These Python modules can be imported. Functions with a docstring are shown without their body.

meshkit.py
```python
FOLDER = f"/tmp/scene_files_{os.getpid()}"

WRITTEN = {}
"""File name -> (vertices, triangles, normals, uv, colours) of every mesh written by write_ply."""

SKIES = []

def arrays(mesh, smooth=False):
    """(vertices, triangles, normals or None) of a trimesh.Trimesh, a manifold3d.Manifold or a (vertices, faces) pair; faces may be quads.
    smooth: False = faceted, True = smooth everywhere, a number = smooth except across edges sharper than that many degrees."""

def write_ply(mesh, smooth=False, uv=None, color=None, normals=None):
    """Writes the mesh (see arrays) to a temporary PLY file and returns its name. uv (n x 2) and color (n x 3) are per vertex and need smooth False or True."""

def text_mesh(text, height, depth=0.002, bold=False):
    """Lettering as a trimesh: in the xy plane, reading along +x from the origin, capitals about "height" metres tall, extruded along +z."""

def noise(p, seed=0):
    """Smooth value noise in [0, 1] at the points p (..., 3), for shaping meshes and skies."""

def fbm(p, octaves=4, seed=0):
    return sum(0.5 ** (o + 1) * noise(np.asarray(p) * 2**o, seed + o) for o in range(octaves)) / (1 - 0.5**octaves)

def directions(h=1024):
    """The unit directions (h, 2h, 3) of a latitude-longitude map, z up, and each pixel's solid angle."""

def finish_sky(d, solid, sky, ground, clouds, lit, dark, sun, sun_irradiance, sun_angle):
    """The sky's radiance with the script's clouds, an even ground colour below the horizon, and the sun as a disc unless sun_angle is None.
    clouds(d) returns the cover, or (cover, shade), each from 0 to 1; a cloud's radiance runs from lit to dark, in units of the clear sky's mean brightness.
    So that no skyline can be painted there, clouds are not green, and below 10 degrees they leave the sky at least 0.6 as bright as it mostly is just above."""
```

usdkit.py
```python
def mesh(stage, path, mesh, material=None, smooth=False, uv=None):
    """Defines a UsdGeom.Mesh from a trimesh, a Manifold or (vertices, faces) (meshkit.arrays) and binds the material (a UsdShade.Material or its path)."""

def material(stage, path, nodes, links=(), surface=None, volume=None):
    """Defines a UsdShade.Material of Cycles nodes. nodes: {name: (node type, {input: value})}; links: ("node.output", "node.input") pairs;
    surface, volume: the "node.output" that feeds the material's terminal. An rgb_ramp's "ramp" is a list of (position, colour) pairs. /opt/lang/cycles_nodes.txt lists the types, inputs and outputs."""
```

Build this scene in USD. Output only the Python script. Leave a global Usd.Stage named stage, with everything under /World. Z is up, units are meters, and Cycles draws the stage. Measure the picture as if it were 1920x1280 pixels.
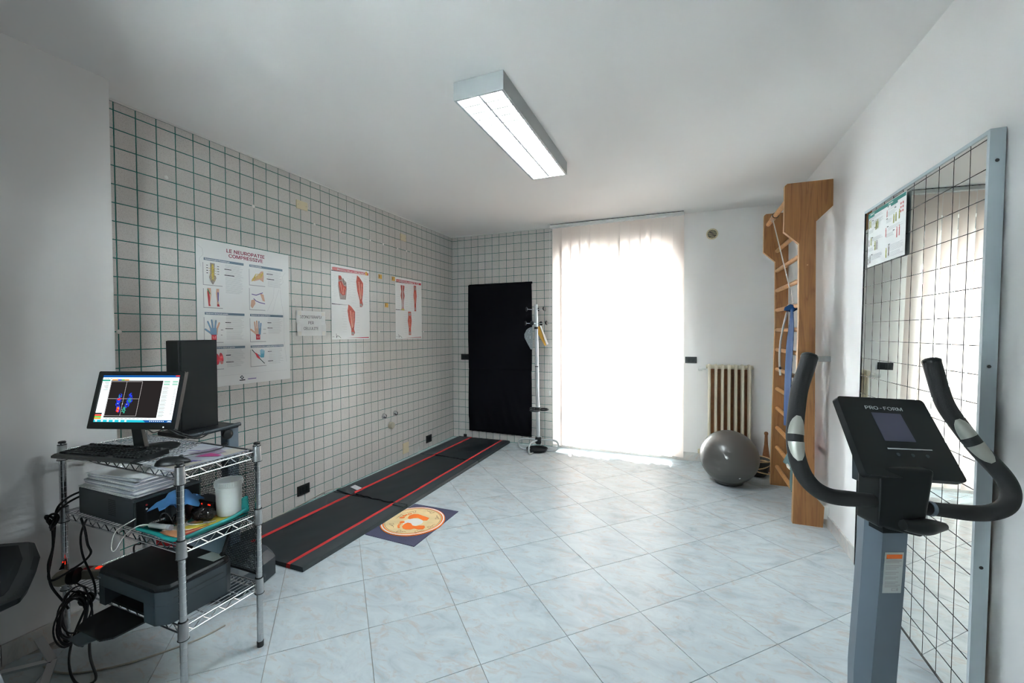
import math, random
import numpy as np
import trimesh
import usdkit, meshkit
from pxr import Usd, UsdGeom, UsdLux, UsdShade, Gf, Sdf, Vt
from shapely.geometry import Polygon, box as sbox, Point, LineString
from shapely import affinity
from shapely.ops import unary_union

rng = np.random.default_rng(7)
random.seed(7)
stage = Usd.Stage.CreateInMemory()
UsdGeom.SetStageUpAxis(stage, 'Z')
UsdGeom.SetStageMetersPerUnit(stage, 1.0)
UsdGeom.Xform.Define(stage, '/World')
UsdGeom.Scope.Define(stage, '/World/Looks')

# ------------------------------------------------------------------ camera, sky, exposure
CAM = np.array([2.92045, -5.02003, 1.42074])
RIGHT = np.array([0.92619059, 0.37702541, -0.00477874])
DOWN = np.array([0.00353893, -0.0213655, -0.99976547])
FWD = np.array([-0.37703908, 0.92595645, -0.02112279])
cam = UsdGeom.Camera.Define(stage, '/World/camera')
cam.AddTransformOp().Set(Gf.Matrix4d(*RIGHT, 0, *(-DOWN), 0, *(-FWD), 0, *CAM, 1))
cam.CreateHorizontalApertureAttr(36.0)
cam.CreateVerticalApertureAttr(24.0)
cam.CreateFocalLengthAttr(36.0 * 789.01 / 1920)
cam.CreateClippingRangeAttr((0.05, 200.0))
cam.CreateExposureAttr(0.5)
sky = UsdLux.DomeLight.Define(stage, '/World/sky')
sky.CreateIntensityAttr(38.0)
sky.CreateColorAttr(Gf.Vec3f(0.84, 0.94, 1.0))
TUBE_POWER = 188.0

# ------------------------------------------------------------------ helpers
def numbered(path):
    if not stage.GetPrimAtPath(path):
        return path
    k = 1
    while stage.GetPrimAtPath('%s_%03d' % (path, k)):
        k += 1
    return '%s_%03d' % (path, k)

_count = {}
def fresh(parent, name):
    key = (parent, name)
    n = _count.get(key, 0)
    _count[key] = n + 1
    return '%s/%s' % (parent, name) if n == 0 else '%s/%s_%03d' % (parent, name, n)

LOC = {}
def tag(prim, label=None, cat=None, group=None, kind=None):
    for k, v in (('label', label), ('category', cat), ('group', group), ('kind', kind)):
        if v:
            prim.SetCustomDataByKey(k, v)

def thing(name, label, cat, loc=(0, 0, 0), group=None):
    """an Xform at the thing's base; its parts are given in world coordinates"""
    p = fresh('/World', name)
    x = UsdGeom.Xform.Define(stage, p)
    x.AddTranslateOp().Set(Gf.Vec3d(*map(float, loc)))
    LOC[p] = np.array(loc, float)
    tag(x.GetPrim(), label, cat, group)
    return p

def struct(name, mesh=None, mat=None, smooth=False, loc=(0, 0, 0)):
    p = fresh('/World', name)
    if mesh is None:
        x = UsdGeom.Xform.Define(stage, p)
        x.AddTranslateOp().Set(Gf.Vec3d(*map(float, loc)))
    else:
        x = usdkit.mesh(stage, p, mesh, M[mat], smooth=smooth)
    LOC[p] = np.array(loc, float)
    tag(x.GetPrim(), kind='structure')
    return p

def part(parent, name, mesh, mat, smooth=False, label=None, kind=None):
    p = fresh(parent, name)
    off = LOC[parent]
    if isinstance(mesh, (list, tuple)) and not isinstance(mesh[0], np.ndarray):
        mesh = cat(mesh)
    if hasattr(mesh, 'vertices'):
        mesh = (np.asarray(mesh.vertices) - off, np.asarray(mesh.faces))
    else:
        mesh = (np.asarray(mesh[0]) - off, np.asarray(mesh[1]))
    m = usdkit.mesh(stage, p, mesh, M[mat], smooth=smooth)
    LOC[p] = off
    tag(m.GetPrim(), label=label, kind=kind)
    return p

def solo(name, mesh, mat, label, catg, smooth=False, group=None, kind=None):
    """a thing that is one mesh"""
    p = fresh('/World', name)
    if isinstance(mesh, (list, tuple)) and not isinstance(mesh[0], np.ndarray):
        mesh = cat(mesh)
    m = usdkit.mesh(stage, p, mesh, M[mat], smooth=smooth)
    LOC[p] = np.zeros(3)
    tag(m.GetPrim(), label, catg, group, kind)
    return p

def cat(ms):
    return trimesh.util.concatenate([m if hasattr(m, 'vertices') else trimesh.Trimesh(m[0], m[1], process=False) for m in ms])

def box(x0, x1, y0, y1, z0, z1):
    m = trimesh.creation.box([abs(x1 - x0), abs(y1 - y0), abs(z1 - z0)])
    m.apply_translation([(x0 + x1) / 2, (y0 + y1) / 2, (z0 + z1) / 2])
    return m

_ico = trimesh.creation.icosphere(1, 1.0)
def rbox(x0, x1, y0, y1, z0, z1, r=0.004):
    """box with rounded edges"""
    pts = [_ico.vertices * r + [x, y, z] for x in (x0 + r, x1 - r) for y in (y0 + r, y1 - r) for z in (z0 + r, z1 - r)]
    return trimesh.convex.convex_hull(np.vstack(pts))

def hull(pts):
    return trimesh.convex.convex_hull(np.asarray(pts, float))

def rot(mesh, deg, axis, at=(0, 0, 0)):
    m = mesh.copy()
    m.apply_transform(trimesh.transformations.rotation_matrix(math.radians(deg), axis, at))
    return m

def move(mesh, v):
    m = mesh.copy(); m.apply_translation(v); return m

def frame(mesh, o, U, V, N):
    """local x, y, z -> o + x U + y V + z N"""
    m = mesh.copy()
    T = np.eye(4); T[:3, 0], T[:3, 1], T[:3, 2], T[:3, 3] = U, V, N, o
    m.apply_transform(T)
    if np.linalg.det(T[:3, :3]) < 0:
        m.invert()
    return m

def tube(pts, r, n=8, closed=False, caps=True):
    P = np.asarray(pts, float)
    R_ = np.broadcast_to(np.asarray(r, float), (len(P),))
    if closed:
        T = np.roll(P, -1, 0) - np.roll(P, 1, 0)
    else:
        T = np.gradient(P, axis=0)
    T /= np.maximum(np.linalg.norm(T, axis=1, keepdims=True), 1e-12)
    up = np.array([0, 0, 1.0]) if abs(T[0][2]) < .9 else np.array([1.0, 0, 0])
    a = np.cross(T[0], up); a /= np.linalg.norm(a)
    rings = []
    for i in range(len(P)):
        a = a - T[i] * np.dot(a, T[i]); a /= np.linalg.norm(a)
        b = np.cross(T[i], a)
        th = np.arange(n) * 2 * np.pi / n
        rings.append(P[i] + R_[i] * (np.cos(th)[:, None] * a + np.sin(th)[:, None] * b))
    V = np.vstack(rings); F = []
    m = len(P)
    for i in range(m if closed else m - 1):
        j = (i + 1) % m
        for k in range(n):
            q = (k + 1) % n
            F += [[i * n + k, i * n + q, j * n + q], [i * n + k, j * n + q, j * n + k]]
    if not closed and caps:
        V = np.vstack([V, P[0], P[-1]])
        for k in range(n):
            q = (k + 1) % n
            F += [[len(V) - 2, q, k], [len(V) - 1, (m - 1) * n + k, (m - 1) * n + q]]
    return trimesh.Trimesh(V, F, process=False)

def spline(pts, n=40, closed=False):
    from scipy.interpolate import CubicSpline
    P = np.asarray(pts, float)
    if closed:
        P = np.vstack([P, P[:1]])
    d = np.r_[0, np.cumsum(np.maximum(np.linalg.norm(np.diff(P, axis=0), axis=1) ** .5, 1e-9))]
    cs = CubicSpline(d, P, bc_type='periodic' if closed else 'natural')
    t = np.linspace(0, d[-1], n + 1)[:-1] if closed else np.linspace(0, d[-1], n)
    return cs(t)

def lathe(prof, n=24, at=(0, 0, 0), axis=(0, 0, 1)):
    m = trimesh.creation.revolve(np.asarray(prof, float), sections=n)
    if tuple(axis) != (0, 0, 1):
        m.apply_transform(trimesh.geometry.align_vectors([0, 0, 1], axis))
    m.apply_translation(at)
    return m

def cyl(p, q, r, n=16):
    return tube([p, q], r, n)

def extr(poly, h):
    gs = getattr(poly, 'geoms', [poly])
    return cat([trimesh.creation.extrude_polygon(g, h, engine='earcut') for g in gs if g.area > 1e-10])

def sheet(poly, o, U, V, N, h=.0006):
    return frame(extr(poly, h), o, np.array(U, float), np.array(V, float), np.array(N, float))

def text(s, height, o, U, V, N, depth=.0006, bold=False, width=None, centre=False):
    m = meshkit.text_mesh(s, height, depth, bold)
    w = m.bounds[1][0] - m.bounds[0][0]
    if width:
        m.apply_scale([width / w, 1, 1]); w = width
    m.apply_translation([-m.bounds[0][0] - (w / 2 if centre else 0), 0, 0])
    return frame(m, np.array(o, float), np.array(U, float), np.array(V, float), np.array(N, float))

def ell(cx, cy, rx, ry, a=0):
    return affinity.translate(affinity.rotate(affinity.scale(Point(0, 0).buffer(1, 8), rx, ry), a), cx, cy)

def stroke(pts, w):
    return LineString(pts).buffer(w / 2, 3)

# ------------------------------------------------------------------ materials
M = {}
def plain(name, color, rough=.5, metal=0, spec=.5, bump=0, bscale=200, var=0, vscale=6, coat=0, sheen=0):
    nodes = {'p': ('principled_bsdf', {'base_color': color, 'roughness': rough, 'metallic': metal, 'specular_ior_level': spec, 'coat_weight': coat, 'sheen_weight': sheen})}
    links = []
    if var or bump:
        nodes['g'] = ('geometry', {})
    if var:
        nodes['n'] = ('noise_texture', {'scale': vscale, 'detail': 4})
        lo, hi = np.array(color) * (1 - var), np.minimum(np.array(color) * (1 + var), 1)
        nodes['r'] = ('rgb_ramp', {'ramp': [(.3, tuple(lo)), (.7, tuple(hi))]})
        links += [('g.position', 'n.vector'), ('n.fac', 'r.fac'), ('r.color', 'p.base_color')]
    if bump:
        nodes['bn'] = ('noise_texture', {'scale': bscale, 'detail': 3})
        nodes['b'] = ('bump', {'strength': bump, 'distance': .002})
        links += [('g.position', 'bn.vector'), ('bn.fac', 'b.height'), ('b.normal', 'p.normal')]
    M[name] = usdkit.material(stage, '/World/Looks/' + name, nodes, links, surface='p.BSDF')

def emits(name, color, strength):
    M[name] = usdkit.material(stage, '/World/Looks/' + name, {'e': ('emission', {'color': color, 'strength': strength})}, surface='e.emission')

plain('wall_paint', (.88, .865, .85), .75, bump=.12, bscale=90, var=.012, vscale=3)
plain('housing_grey', (.58, .61, .61), .45)
plain('unseen_rear_dark', (.08, .10, .11), .7)  # dark tone for the unseen rear wall, cuts bounce light on the foreground
plain('ceiling_paint', (.90, .885, .87), .8, bump=.08, bscale=90)
plain('grout_green', (.004, .135, .110), .7)
plain('grout_floor', (.36, .34, .31), .8)
plain('trim_white', (.72, .71, .68), .5)
plain('white_plastic', (.78, .78, .76), .35)
plain('cream_plastic', (.66, .58, .40), .4)
plain('black_plastic', (.009, .0105, .0115), .38, spec=.3)
plain('black_matte', (.007, .009, .010), .6, spec=.2)
plain('black_rubber', (.015, .015, .016), .7, bump=.2, bscale=500)
plain('black_cloth', (.0035, .0035, .005), .95, spec=.1, bump=.35, bscale=60)
plain('chrome', (.72, .73, .74), .16, metal=1)
plain('steel_dull', (.55, .56, .57), .33, metal=1)
plain('wire_grey', (.28, .29, .30), .5, metal=.4)
plain('aluminium', (.62, .65, .68), .38, metal=1)
plain('silver_paint', (.50, .52, .53), .42, metal=.35)
plain('mirror_frame', (.47, .54, .57), .5)
plain('slate_plastic', (.030, .041, .050), .45)
plain('slate_light', (.12, .16, .20), .45)
plain('dark_charcoal', (.022, .026, .030), .45)
plain('ball_grey', (.155, .150, .142), .30, coat=.25)
plain('radiator_cream', (.74, .67, .53), .4)
plain('paper', (.80, .80, .79), .7)
plain('paper_warm', (.78, .74, .68), .7)
plain('ink_black', (.02, .02, .02), .7)
plain('ink_grey', (.42, .42, .43), .8)
plain('ink_pale', (.58, .58, .59), .8)
plain('ink_maroon', (.22, .010, .040), .7)
plain('ink_red', (.42, .012, .030), .6)
plain('ink_slate', (.13, .19, .25), .7)
plain('print_flesh', (.62, .38, .28), .7)
plain('print_muscle', (.36, .055, .035), .7, var=.45, vscale=80)
plain('print_pink', (.62, .22, .22), .7)
plain('print_yellow', (.55, .42, .08), .7, var=.3, vscale=90)
plain('print_bone', (.30, .26, .24), .7, var=.3, vscale=100)
plain('print_blue', (.18, .32, .48), .7)
plain('print_sky', (.12, .42, .58), .7)
plain('print_violet', (.16, .13, .32), .7)
plain('print_green', (.03, .25, .10), .7)
plain('print_olive', (.33, .33, .04), .7, var=.4, vscale=120)
plain('print_teal', (.01, .17, .15), .7)
plain('tag_orange', (.62, .34, .05), .6)
plain('sign_orange', (.85, .17, .02), .6)
plain('red_fabric', (.42, .012, .012), .75)
plain('mat_vinyl', (.008, .013, .016), .55, spec=.3, bump=.15, bscale=140)
plain('mat_edge', (.022, .032, .037), .55, bump=.15, bscale=140)
plain('rug_cream', (.82, .62, .33), .85, var=.12, vscale=9, bump=.2, bscale=300)
plain('rug_orange', (.80, .16, .012), .8)
plain('rug_white', (.82, .78, .74), .85)
plain('carpet_navy', (.058, .058, .105), .95, bump=.5, bscale=700, var=.25, vscale=300)
plain('blue_band', (.001, .038, .135), .65, spec=.2)
plain('red_band', (.42, .003, .02), .7, spec=.2)
plain('cloth_greygreen', (.13, .22, .23), .8)
plain('cord_white', (.68, .66, .62), .6)
plain('cord_beige', (.40, .36, .30), .6)
plain('cord_black', (.008, .008, .009), .5)
plain('wood_pale', (.62, .42, .22), .45)
plain('wood_brown', (.26, .10, .035), .45, var=.2, vscale=20)
plain('wicker_dark', (.045, .040, .036), .7)
plain('tray_teal', (.0, .20, .19), .5)
plain('leaf_orange', (.60, .26, .12), .6)
plain('leaf_yellow', (.62, .50, .06), .6)
plain('cap_blue', (.045, .16, .36), .8)
plain('box_white', (.66, .64, .62), .6)
plain('box_red', (.36, .01, .015), .6)
plain('beige_plastic', (.42, .39, .31), .5)
plain('putty', (.45, .41, .31), .6)
plain('marble_label', (.52, .56, .55), .6)
plain('paper_lilac', (.36, .37, .42), .6)
plain('sheet_cream', (.40, .37, .32), .6)
plain('sheet_white', (.42, .43, .46), .6)
plain('paper_mauve', (.22, .18, .24), .6)
plain('paper_magenta', (.34, .03, .16), .6)
plain('lcd_off', (.075, .078, .125), .3)
plain('grip_metal', (.42, .42, .38), .4, metal=.4)
emits('red_glow', (1, .03, .01), .9)
emits('tube_light', (.85, .985, 1.06), TUBE_POWER)
for n_, c_, s_ in (('screen_white', (.80, .93, .95), .95), ('screen_black', (.035, .03, .03), .5), ('screen_cyan', (.02, .50, .62), .9), ('screen_navy', (.01, .10, .36), .8),
                   ('screen_grey', (.50, .47, .47), .8), ('screen_blue', (.02, .05, .75), .9), ('screen_red', (.9, .03, .01), 1.0), ('screen_green', (.05, .40, .28), .8),
                   ('screen_text', (.40, .46, .46), .9), ('screen_mint', (.35, .62, .50), .9), ('screen_orange', (.75, .30, .03), .9), ('screen_lime', (.10, .50, .03), .9)):
    emits(n_, c_, s_)

# speckled wall tiles
M['wall_tile'] = usdkit.material(stage, '/World/Looks/wall_tile', {
    'g': ('geometry', {}), 'n': ('noise_texture', {'scale': 260, 'detail': 2}), 'n2': ('noise_texture', {'scale': 1.7, 'detail': 3}),
    'r': ('rgb_ramp', {'ramp': [(.28, (.39, .37, .345)), (.40, (.575, .545, .52)), (.62, (.61, .58, .555)), (.75, (.67, .645, .615))]}),
    'o': ('object_info', {}), 'h': ('hsv', {}), 'mr': ('map_range', {'to_min': .95, 'to_max': 1.05}),
    'p': ('principled_bsdf', {'roughness': .32, 'specular_ior_level': .35})},
    [('g.position', 'n.vector'), ('n.fac', 'r.fac'), ('r.color', 'h.color'), ('o.random', 'mr.value'), ('mr.result', 'h.value'), ('h.color', 'p.base_color')], surface='p.BSDF')

# marbled floor tiles; every tile takes its own piece of the pattern
def marble(name, shade=1.0, rough=.17):
    c = lambda *v: tuple(np.array(v) * shade)
    M[name] = usdkit.material(stage, '/World/Looks/' + name, {
        'g': ('geometry', {}), 'o': ('object_info', {}), 'wn': ('white_noise_texture', {'dimensions': '1D'}),
        'sc': ('vector_math', {'math_type': 'scale', 'scale': 40.0}), 'ad': ('vector_math', {'math_type': 'add'}),
        'mp': ('mapping', {'mapping_type': 'point', 'rotation': (0, 0, .5), 'scale': (1.0, 2.0, 1.0)}),
        'n1': ('noise_texture', {'scale': 4.2, 'detail': 8, 'roughness': .66, 'distortion': 1.1}),
        'n2': ('noise_texture', {'scale': 7.5, 'detail': 9, 'roughness': .72, 'distortion': 1.6}),
        'r1': ('rgb_ramp', {'ramp': [(.30, c(.47, .525, .56)), (.45, c(.60, .665, .695)), (.60, c(.67, .735, .755)), (.75, c(.72, .77, .785))]}),
        'r2': ('rgb_ramp', {'ramp': [(.52, (0, 0, 0)), (.62, (.60, .60, .60)), (.78, (.9, .9, .9))]}),
        'm': ('mix_color', {'blend_type': 'mix', 'b': c(.60, .52, .475)}),
        'p': ('principled_bsdf', {'roughness': rough, 'specular_ior_level': .3})},
        [('o.random', 'wn.w'), ('wn.color', 'sc.vector1'), ('g.position', 'ad.vector1'), ('sc.vector', 'ad.vector2'), ('ad.vector', 'mp.vector'),
         ('mp.vector', 'n1.vector'), ('mp.vector', 'n2.vector'), ('n1.fac', 'r1.fac'), ('n2.fac', 'r2.fac'),
         ('r2.color', 'm.fac'), ('r1.color', 'm.a'), ('m.result', 'p.base_color')], surface='p.BSDF')
marble('floor_marble', .84)
marble('skirting_marble', np.array([1.06, .93, .86]), .25)

# beech veneer
def wood(name, a, b, rough=.4):
    M[name] = usdkit.material(stage, '/World/Looks/' + name, {
        'g': ('geometry', {}), 'mp': ('mapping', {'mapping_type': 'point', 'scale': (9.0, 9.0, .8)}),
        'n': ('noise_texture', {'scale': 1.6, 'detail': 3, 'distortion': 1.2}), 'k': ('math', {'math_type': 'multiply', 'value2': 9.0}), 'f': ('math', {'math_type': 'pingpong', 'value2': 1.0}),
        'mp2': ('mapping', {'mapping_type': 'point', 'scale': (160.0, 160.0, 5.0)}), 'n2': ('noise_texture', {'scale': 1.0, 'detail': 2}),
        'r': ('rgb_ramp', {'ramp': [(0, a), (.35, b), (1, tuple(np.array(b) * 1.08))]}),
        'r2': ('rgb_ramp', {'ramp': [(.35, (.86, .86, .86)), (.6, (1, 1, 1))]}), 'm': ('mix_color', {'blend_type': 'multiply', 'fac': 1.0}),
        'p': ('principled_bsdf', {'roughness': rough})},
        [('g.position', 'mp.vector'), ('mp.vector', 'n.vector'), ('n.fac', 'k.value1'), ('k.value', 'f.value1'), ('f.value', 'r.fac'), ('g.position', 'mp2.vector'), ('mp2.vector', 'n2.vector'), ('n2.fac', 'r2.fac'),
         ('r.color', 'm.a'), ('r2.color', 'm.b'), ('m.result', 'p.base_color')], surface='p.BSDF')
wood('beech', (.235, .098, .030), (.30, .135, .043))
wood('beech_edge', (.46, .24, .10), (.52, .29, .125))
wood('beech_rung', (.45, .20, .065), (.54, .26, .09), .35)

M['window_glass'] = usdkit.material(stage, '/World/Looks/window_glass', {
    't': ('transparent_bsdf', {'color': (.96, .98, .97)}), 'gl': ('glossy_bsdf', {'roughness': .0}), 'fr': ('fresnel', {'IOR': 1.45}), 'm': ('mix_closure', {})},
    [('fr.fac', 'm.fac'), ('t.BSDF', 'm.closure1'), ('gl.BSDF', 'm.closure2')], surface='m.closure')
M['blind_fabric'] = usdkit.material(stage, '/World/Looks/blind_fabric', {
    'd': ('diffuse_bsdf', {'color': (.86, .84, .81)}), 't': ('translucent_bsdf', {'color': (.97, .75, .655)}), 'm': ('mix_closure', {'fac': .32})},
    [('d.BSDF', 'm.closure1'), ('t.BSDF', 'm.closure2')], surface='m.closure')
M['clear_plastic'] = usdkit.material(stage, '/World/Looks/clear_plastic', {
    't': ('transparent_bsdf', {'color': (.86, .89, .9)}), 'gl': ('principled_bsdf', {'base_color': (.55, .60, .63), 'roughness': .15}), 'm': ('mix_closure', {'fac': .35})},
    [('t.BSDF', 'm.closure1'), ('gl.BSDF', 'm.closure2')], surface='m.closure')
M['bag_film'] = usdkit.material(stage, '/World/Looks/bag_film', {
    't': ('transparent_bsdf', {'color': (.92, .93, .94)}), 'gl': ('glossy_bsdf', {'roughness': .06}), 'lw': ('fresnel', {'IOR': 1.9}), 'm': ('mix_closure', {})},
    [('lw.fac', 'm.fac'), ('t.BSDF', 'm.closure1'), ('gl.BSDF', 'm.closure2')], surface='m.closure')
M['mirror_glass'] = usdkit.material(stage, '/World/Looks/mirror_glass', {'p': ('metallic_bsdf', {'color': (.86, .89, .875), 'edge_tint': (.9, .92, .91), 'roughness': 0.0, 'fresnel_type': 'f82'})}, surface='p.BSDF')
M['tub_plastic'] = usdkit.material(stage, '/World/Looks/tub_plastic', {
    'p': ('principled_bsdf', {'base_color': (.66, .68, .66), 'roughness': .35, 'subsurface_weight': .3, 'subsurface_radius': (.02, .02, .018), 'subsurface_scale': .5})}, surface='p.BSDF')
M['brushed_ball'] = M['ball_grey']
# ------------------------------------------------------------------ the room
W, D, RD, H = 3.90, 0.0, -5.75, 2.715         # right wall x, back wall y, rear wall y, ceiling z
PX, PY = 0.21, -3.785                          # pilaster face and its corner
P = 0.102                                      # wall tile pitch
Z0 = 2.66                                      # topmost full joint
WX0, WX1, WZ0, WZ1 = 1.48, 2.84, 0.03, 2.50    # window opening behind the blind

def project(p):
    d = np.asarray(p) - CAM
    z = d @ FWD
    return np.array([960 + 789.01 * (d @ RIGHT) / z, 640 + 789.01 * (d @ DOWN) / z]), z

def frustum(o, U, V, N, w, h, t=.0025, b=.0012):
    """a tile: back w x h at o, front face inset b, t proud"""
    o, U, V, N = (np.asarray(a, float) for a in (o, U, V, N))
    v = [o, o + U * w, o + U * w + V * h, o + V * h]
    v += [o + U * b + V * b + N * t, o + U * (w - b) + V * b + N * t, o + U * (w - b) + V * (h - b) + N * t, o + U * b + V * (h - b) + N * t]
    f = [[4, 5, 6], [4, 6, 7]]
    for a in range(4):
        c = (a + 1) % 4
        f += [[a, c, 4 + c], [a, 4 + c, 4 + a]]
    return np.array(v), np.array(f)

def merge(ms):
    V, F, n = [], [], 0
    for v, f in ms:
        V.append(v); F.append(f + n); n += len(v)
    return np.vstack(V), np.vstack(F)

# floor: a bed of grout and diagonal marble tiles
floor = struct('floor')
part(floor, 'bed', box(-.02, W + .02, RD - .02, .02, -.12, -.004), 'grout_floor')
hx, hy = .3005, .3035
room_poly = unary_union([sbox(0.001, PY, W - .001, -.001), sbox(PX, RD + .001, W - .001, PY + .001)])
ft = []
for i in range(-30, 31):
    for j in range(-30, 31):
        cx, cy = 1.52 + (i + j) * hx, -3.431 + (i - j) * hy + hy
        g = .0022
        q = Polygon([(cx - hx + g, cy), (cx, cy - hy + g), (cx + hx - g, cy), (cx, cy + hy - g)]).intersection(room_poly)
        if q.area > 5e-4 and q.geom_type == 'Polygon':
            ft.append((q, cx, cy))
ft.sort(key=lambda a: np.hypot(a[1] - CAM[0], a[2] - CAM[1]))
for q, cx, cy in ft:
    part(floor, 'floor_tile', move(extr(q, .0055), (0, 0, -.0055)), 'floor_marble')

# tiled left wall
wl = struct('wall_left')
part(wl, 'grout', box(-.25, 0, PY - .02, .30, 0, H), 'grout_green')
rows = [(Z0 - (k + 1) * P, P) for k in range(25)] + [(.002, Z0 - 25 * P - .002), (Z0, .046)]
def wall_tiles(wall, cols, mk, hidden):
    tl = []
    for (a, w) in cols:
        for (z, h) in rows:
            g = .0048
            m = mk(a + g / 2, z + g / 2, w - g, h - g)
            (p0, d0), (p1, _), (p2, _) = (project(m[0][k]) for k in (0, 1, 3))
            ar = abs((p1 - p0)[0] * (p2 - p0)[1] - (p1 - p0)[1] * (p2 - p0)[0]) if d0 > .2 else 0
            tl.append((0 if hidden(m[0].mean(0)) else ar, m))
    tl.sort(key=lambda t: -t[0])
    for ar, m in tl[:300]:
        if ar > 0:
            part(wall, 'tile', m, 'wall_tile')
    rest = [m for k, (ar, m) in enumerate(tl) if k >= 300 or ar <= 0]
    part(wall, 'tiling', merge(rest), 'wall_tile', kind='stuff', label='rows of smaller wall tiles further along the wall')
cols = [(-(j + 1) * P, P) for j in range(0, 37)]
wall_tiles(wl, cols, lambda a, z, w, h: frustum((0, a, z), (0, 1, 0), (0, 0, 1), (1, 0, 0), w, h),
           lambda c: (-3.24 < c[1] < -2.6 and 1.1 < c[2] < 2.0) or (c[1] < -2.95 and c[2] < .85) or c[1] < PY)
part(wl, 'top_trim', box(0, .006, PY, 0, H - .010, H), 'trim_white')
for (y, z) in ((-3.72, 2.355), (-3.42, 2.375), (-2.86, 2.353), (-2.31, 2.35), (-2.02, 2.352), (-1.62, 2.352), (-1.42, 2.352), (-1.18, 2.35), (-1.02, 2.352), (-.94, 2.352),
               (-3.67, 1.436), (-1.50, 1.436), (-.70, 1.436)):
    part(wl, 'filler_spot', lathe([(0, .0045), (.009, .004), (.0125, .002), (.0125, 0)], 10, (.0, y, z), (1, 0, 0)), 'trim_white', smooth=True)

# pilaster: the plain wall coming forward at the left
pil = struct('wall_left_001')
part(pil, 'plaster', box(-.25, PX, RD, PY, 0, H), 'wall_paint')
bl = struct('baseboard_left')
yy = PY
while yy > RD + .05:
    y1 = max(RD + .02, yy - .42)
    part(bl, 'skirting_tile', rbox(PX - .004, PX + .011, y1 + .001, yy - .001, -.002, .09, .0015), 'skirting_marble')
    yy = y1

# back wall with the opening of the french window; its left part is tiled
wb = struct('wall_back')
part(wb, 'plaster', [box(1.42, WX0, 0, .30, 0, H), box(WX1, W + .25, 0, .30, 0, H), box(WX0, WX1, 0, .30, WZ1, H), box(WX0, WX1, 0, .30, -.12, WZ0),
                     box(WX0, WX0 + .04, .26, .42, WZ0, WZ1), box(WX1 - .04, WX1, .26, .42, WZ0, WZ1), box(WX0 + .04, WX1 - .04, .30, .42, 2.16, WZ1), box(WX0 - .1, WX1 + .1, .30, .42, WZ1, H)], 'wall_paint')  # outer jambs and lintel, out of view, shaped to soften light on the blind
part(wb, 'grout', box(0, 1.42, 0, .30, 0, H), 'grout_green')
a0 = .0891
cols = [(.002, a0 - .002)] + [(a0 + k * P, P) for k in range(13)]
wall_tiles(wb, cols, lambda a, z, w, h: frustum((a, 0, z), (1, 0, 0), (0, 0, 1), (0, -1, 0), w, h),
           lambda c: .30 < c[0] < 1.10 and .17 < c[2] < 2.0)
part(wb, 'top_trim', box(0, 1.42, -.006, 0, H - .010, H), 'trim_white')
part(wb, 'edge_trim', box(1.415, 1.421, -.004, 0, 0, H), 'trim_white')

bb = struct('baseboard_back')
for x0, x1 in ((2.83, 3.24), (3.24, 3.66), (3.66, 3.888)):
    part(bb, 'skirting_tile', rbox(x0 + .001, x1 - .001, -.011, .004, -.002, .09, .0015), 'skirting_marble')

wr = struct('wall_right')
part(wr, 'plaster', box(W, W + .25, RD, .0, 0, H), 'wall_paint')
br_ = struct('baseboard_right')
yy = -.012
while yy > RD + .05:
    y1 = max(RD + .02, yy - .42)
    part(br_, 'skirting_tile', rbox(W - .011, W + .004, y1 + .001, yy - .001, -.002, .09, .0015), 'skirting_marble')
    yy = y1
struct('ceiling', box(-.25, W + .25, RD - .25, .30, H, H + .2), 'ceiling_paint')

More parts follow.
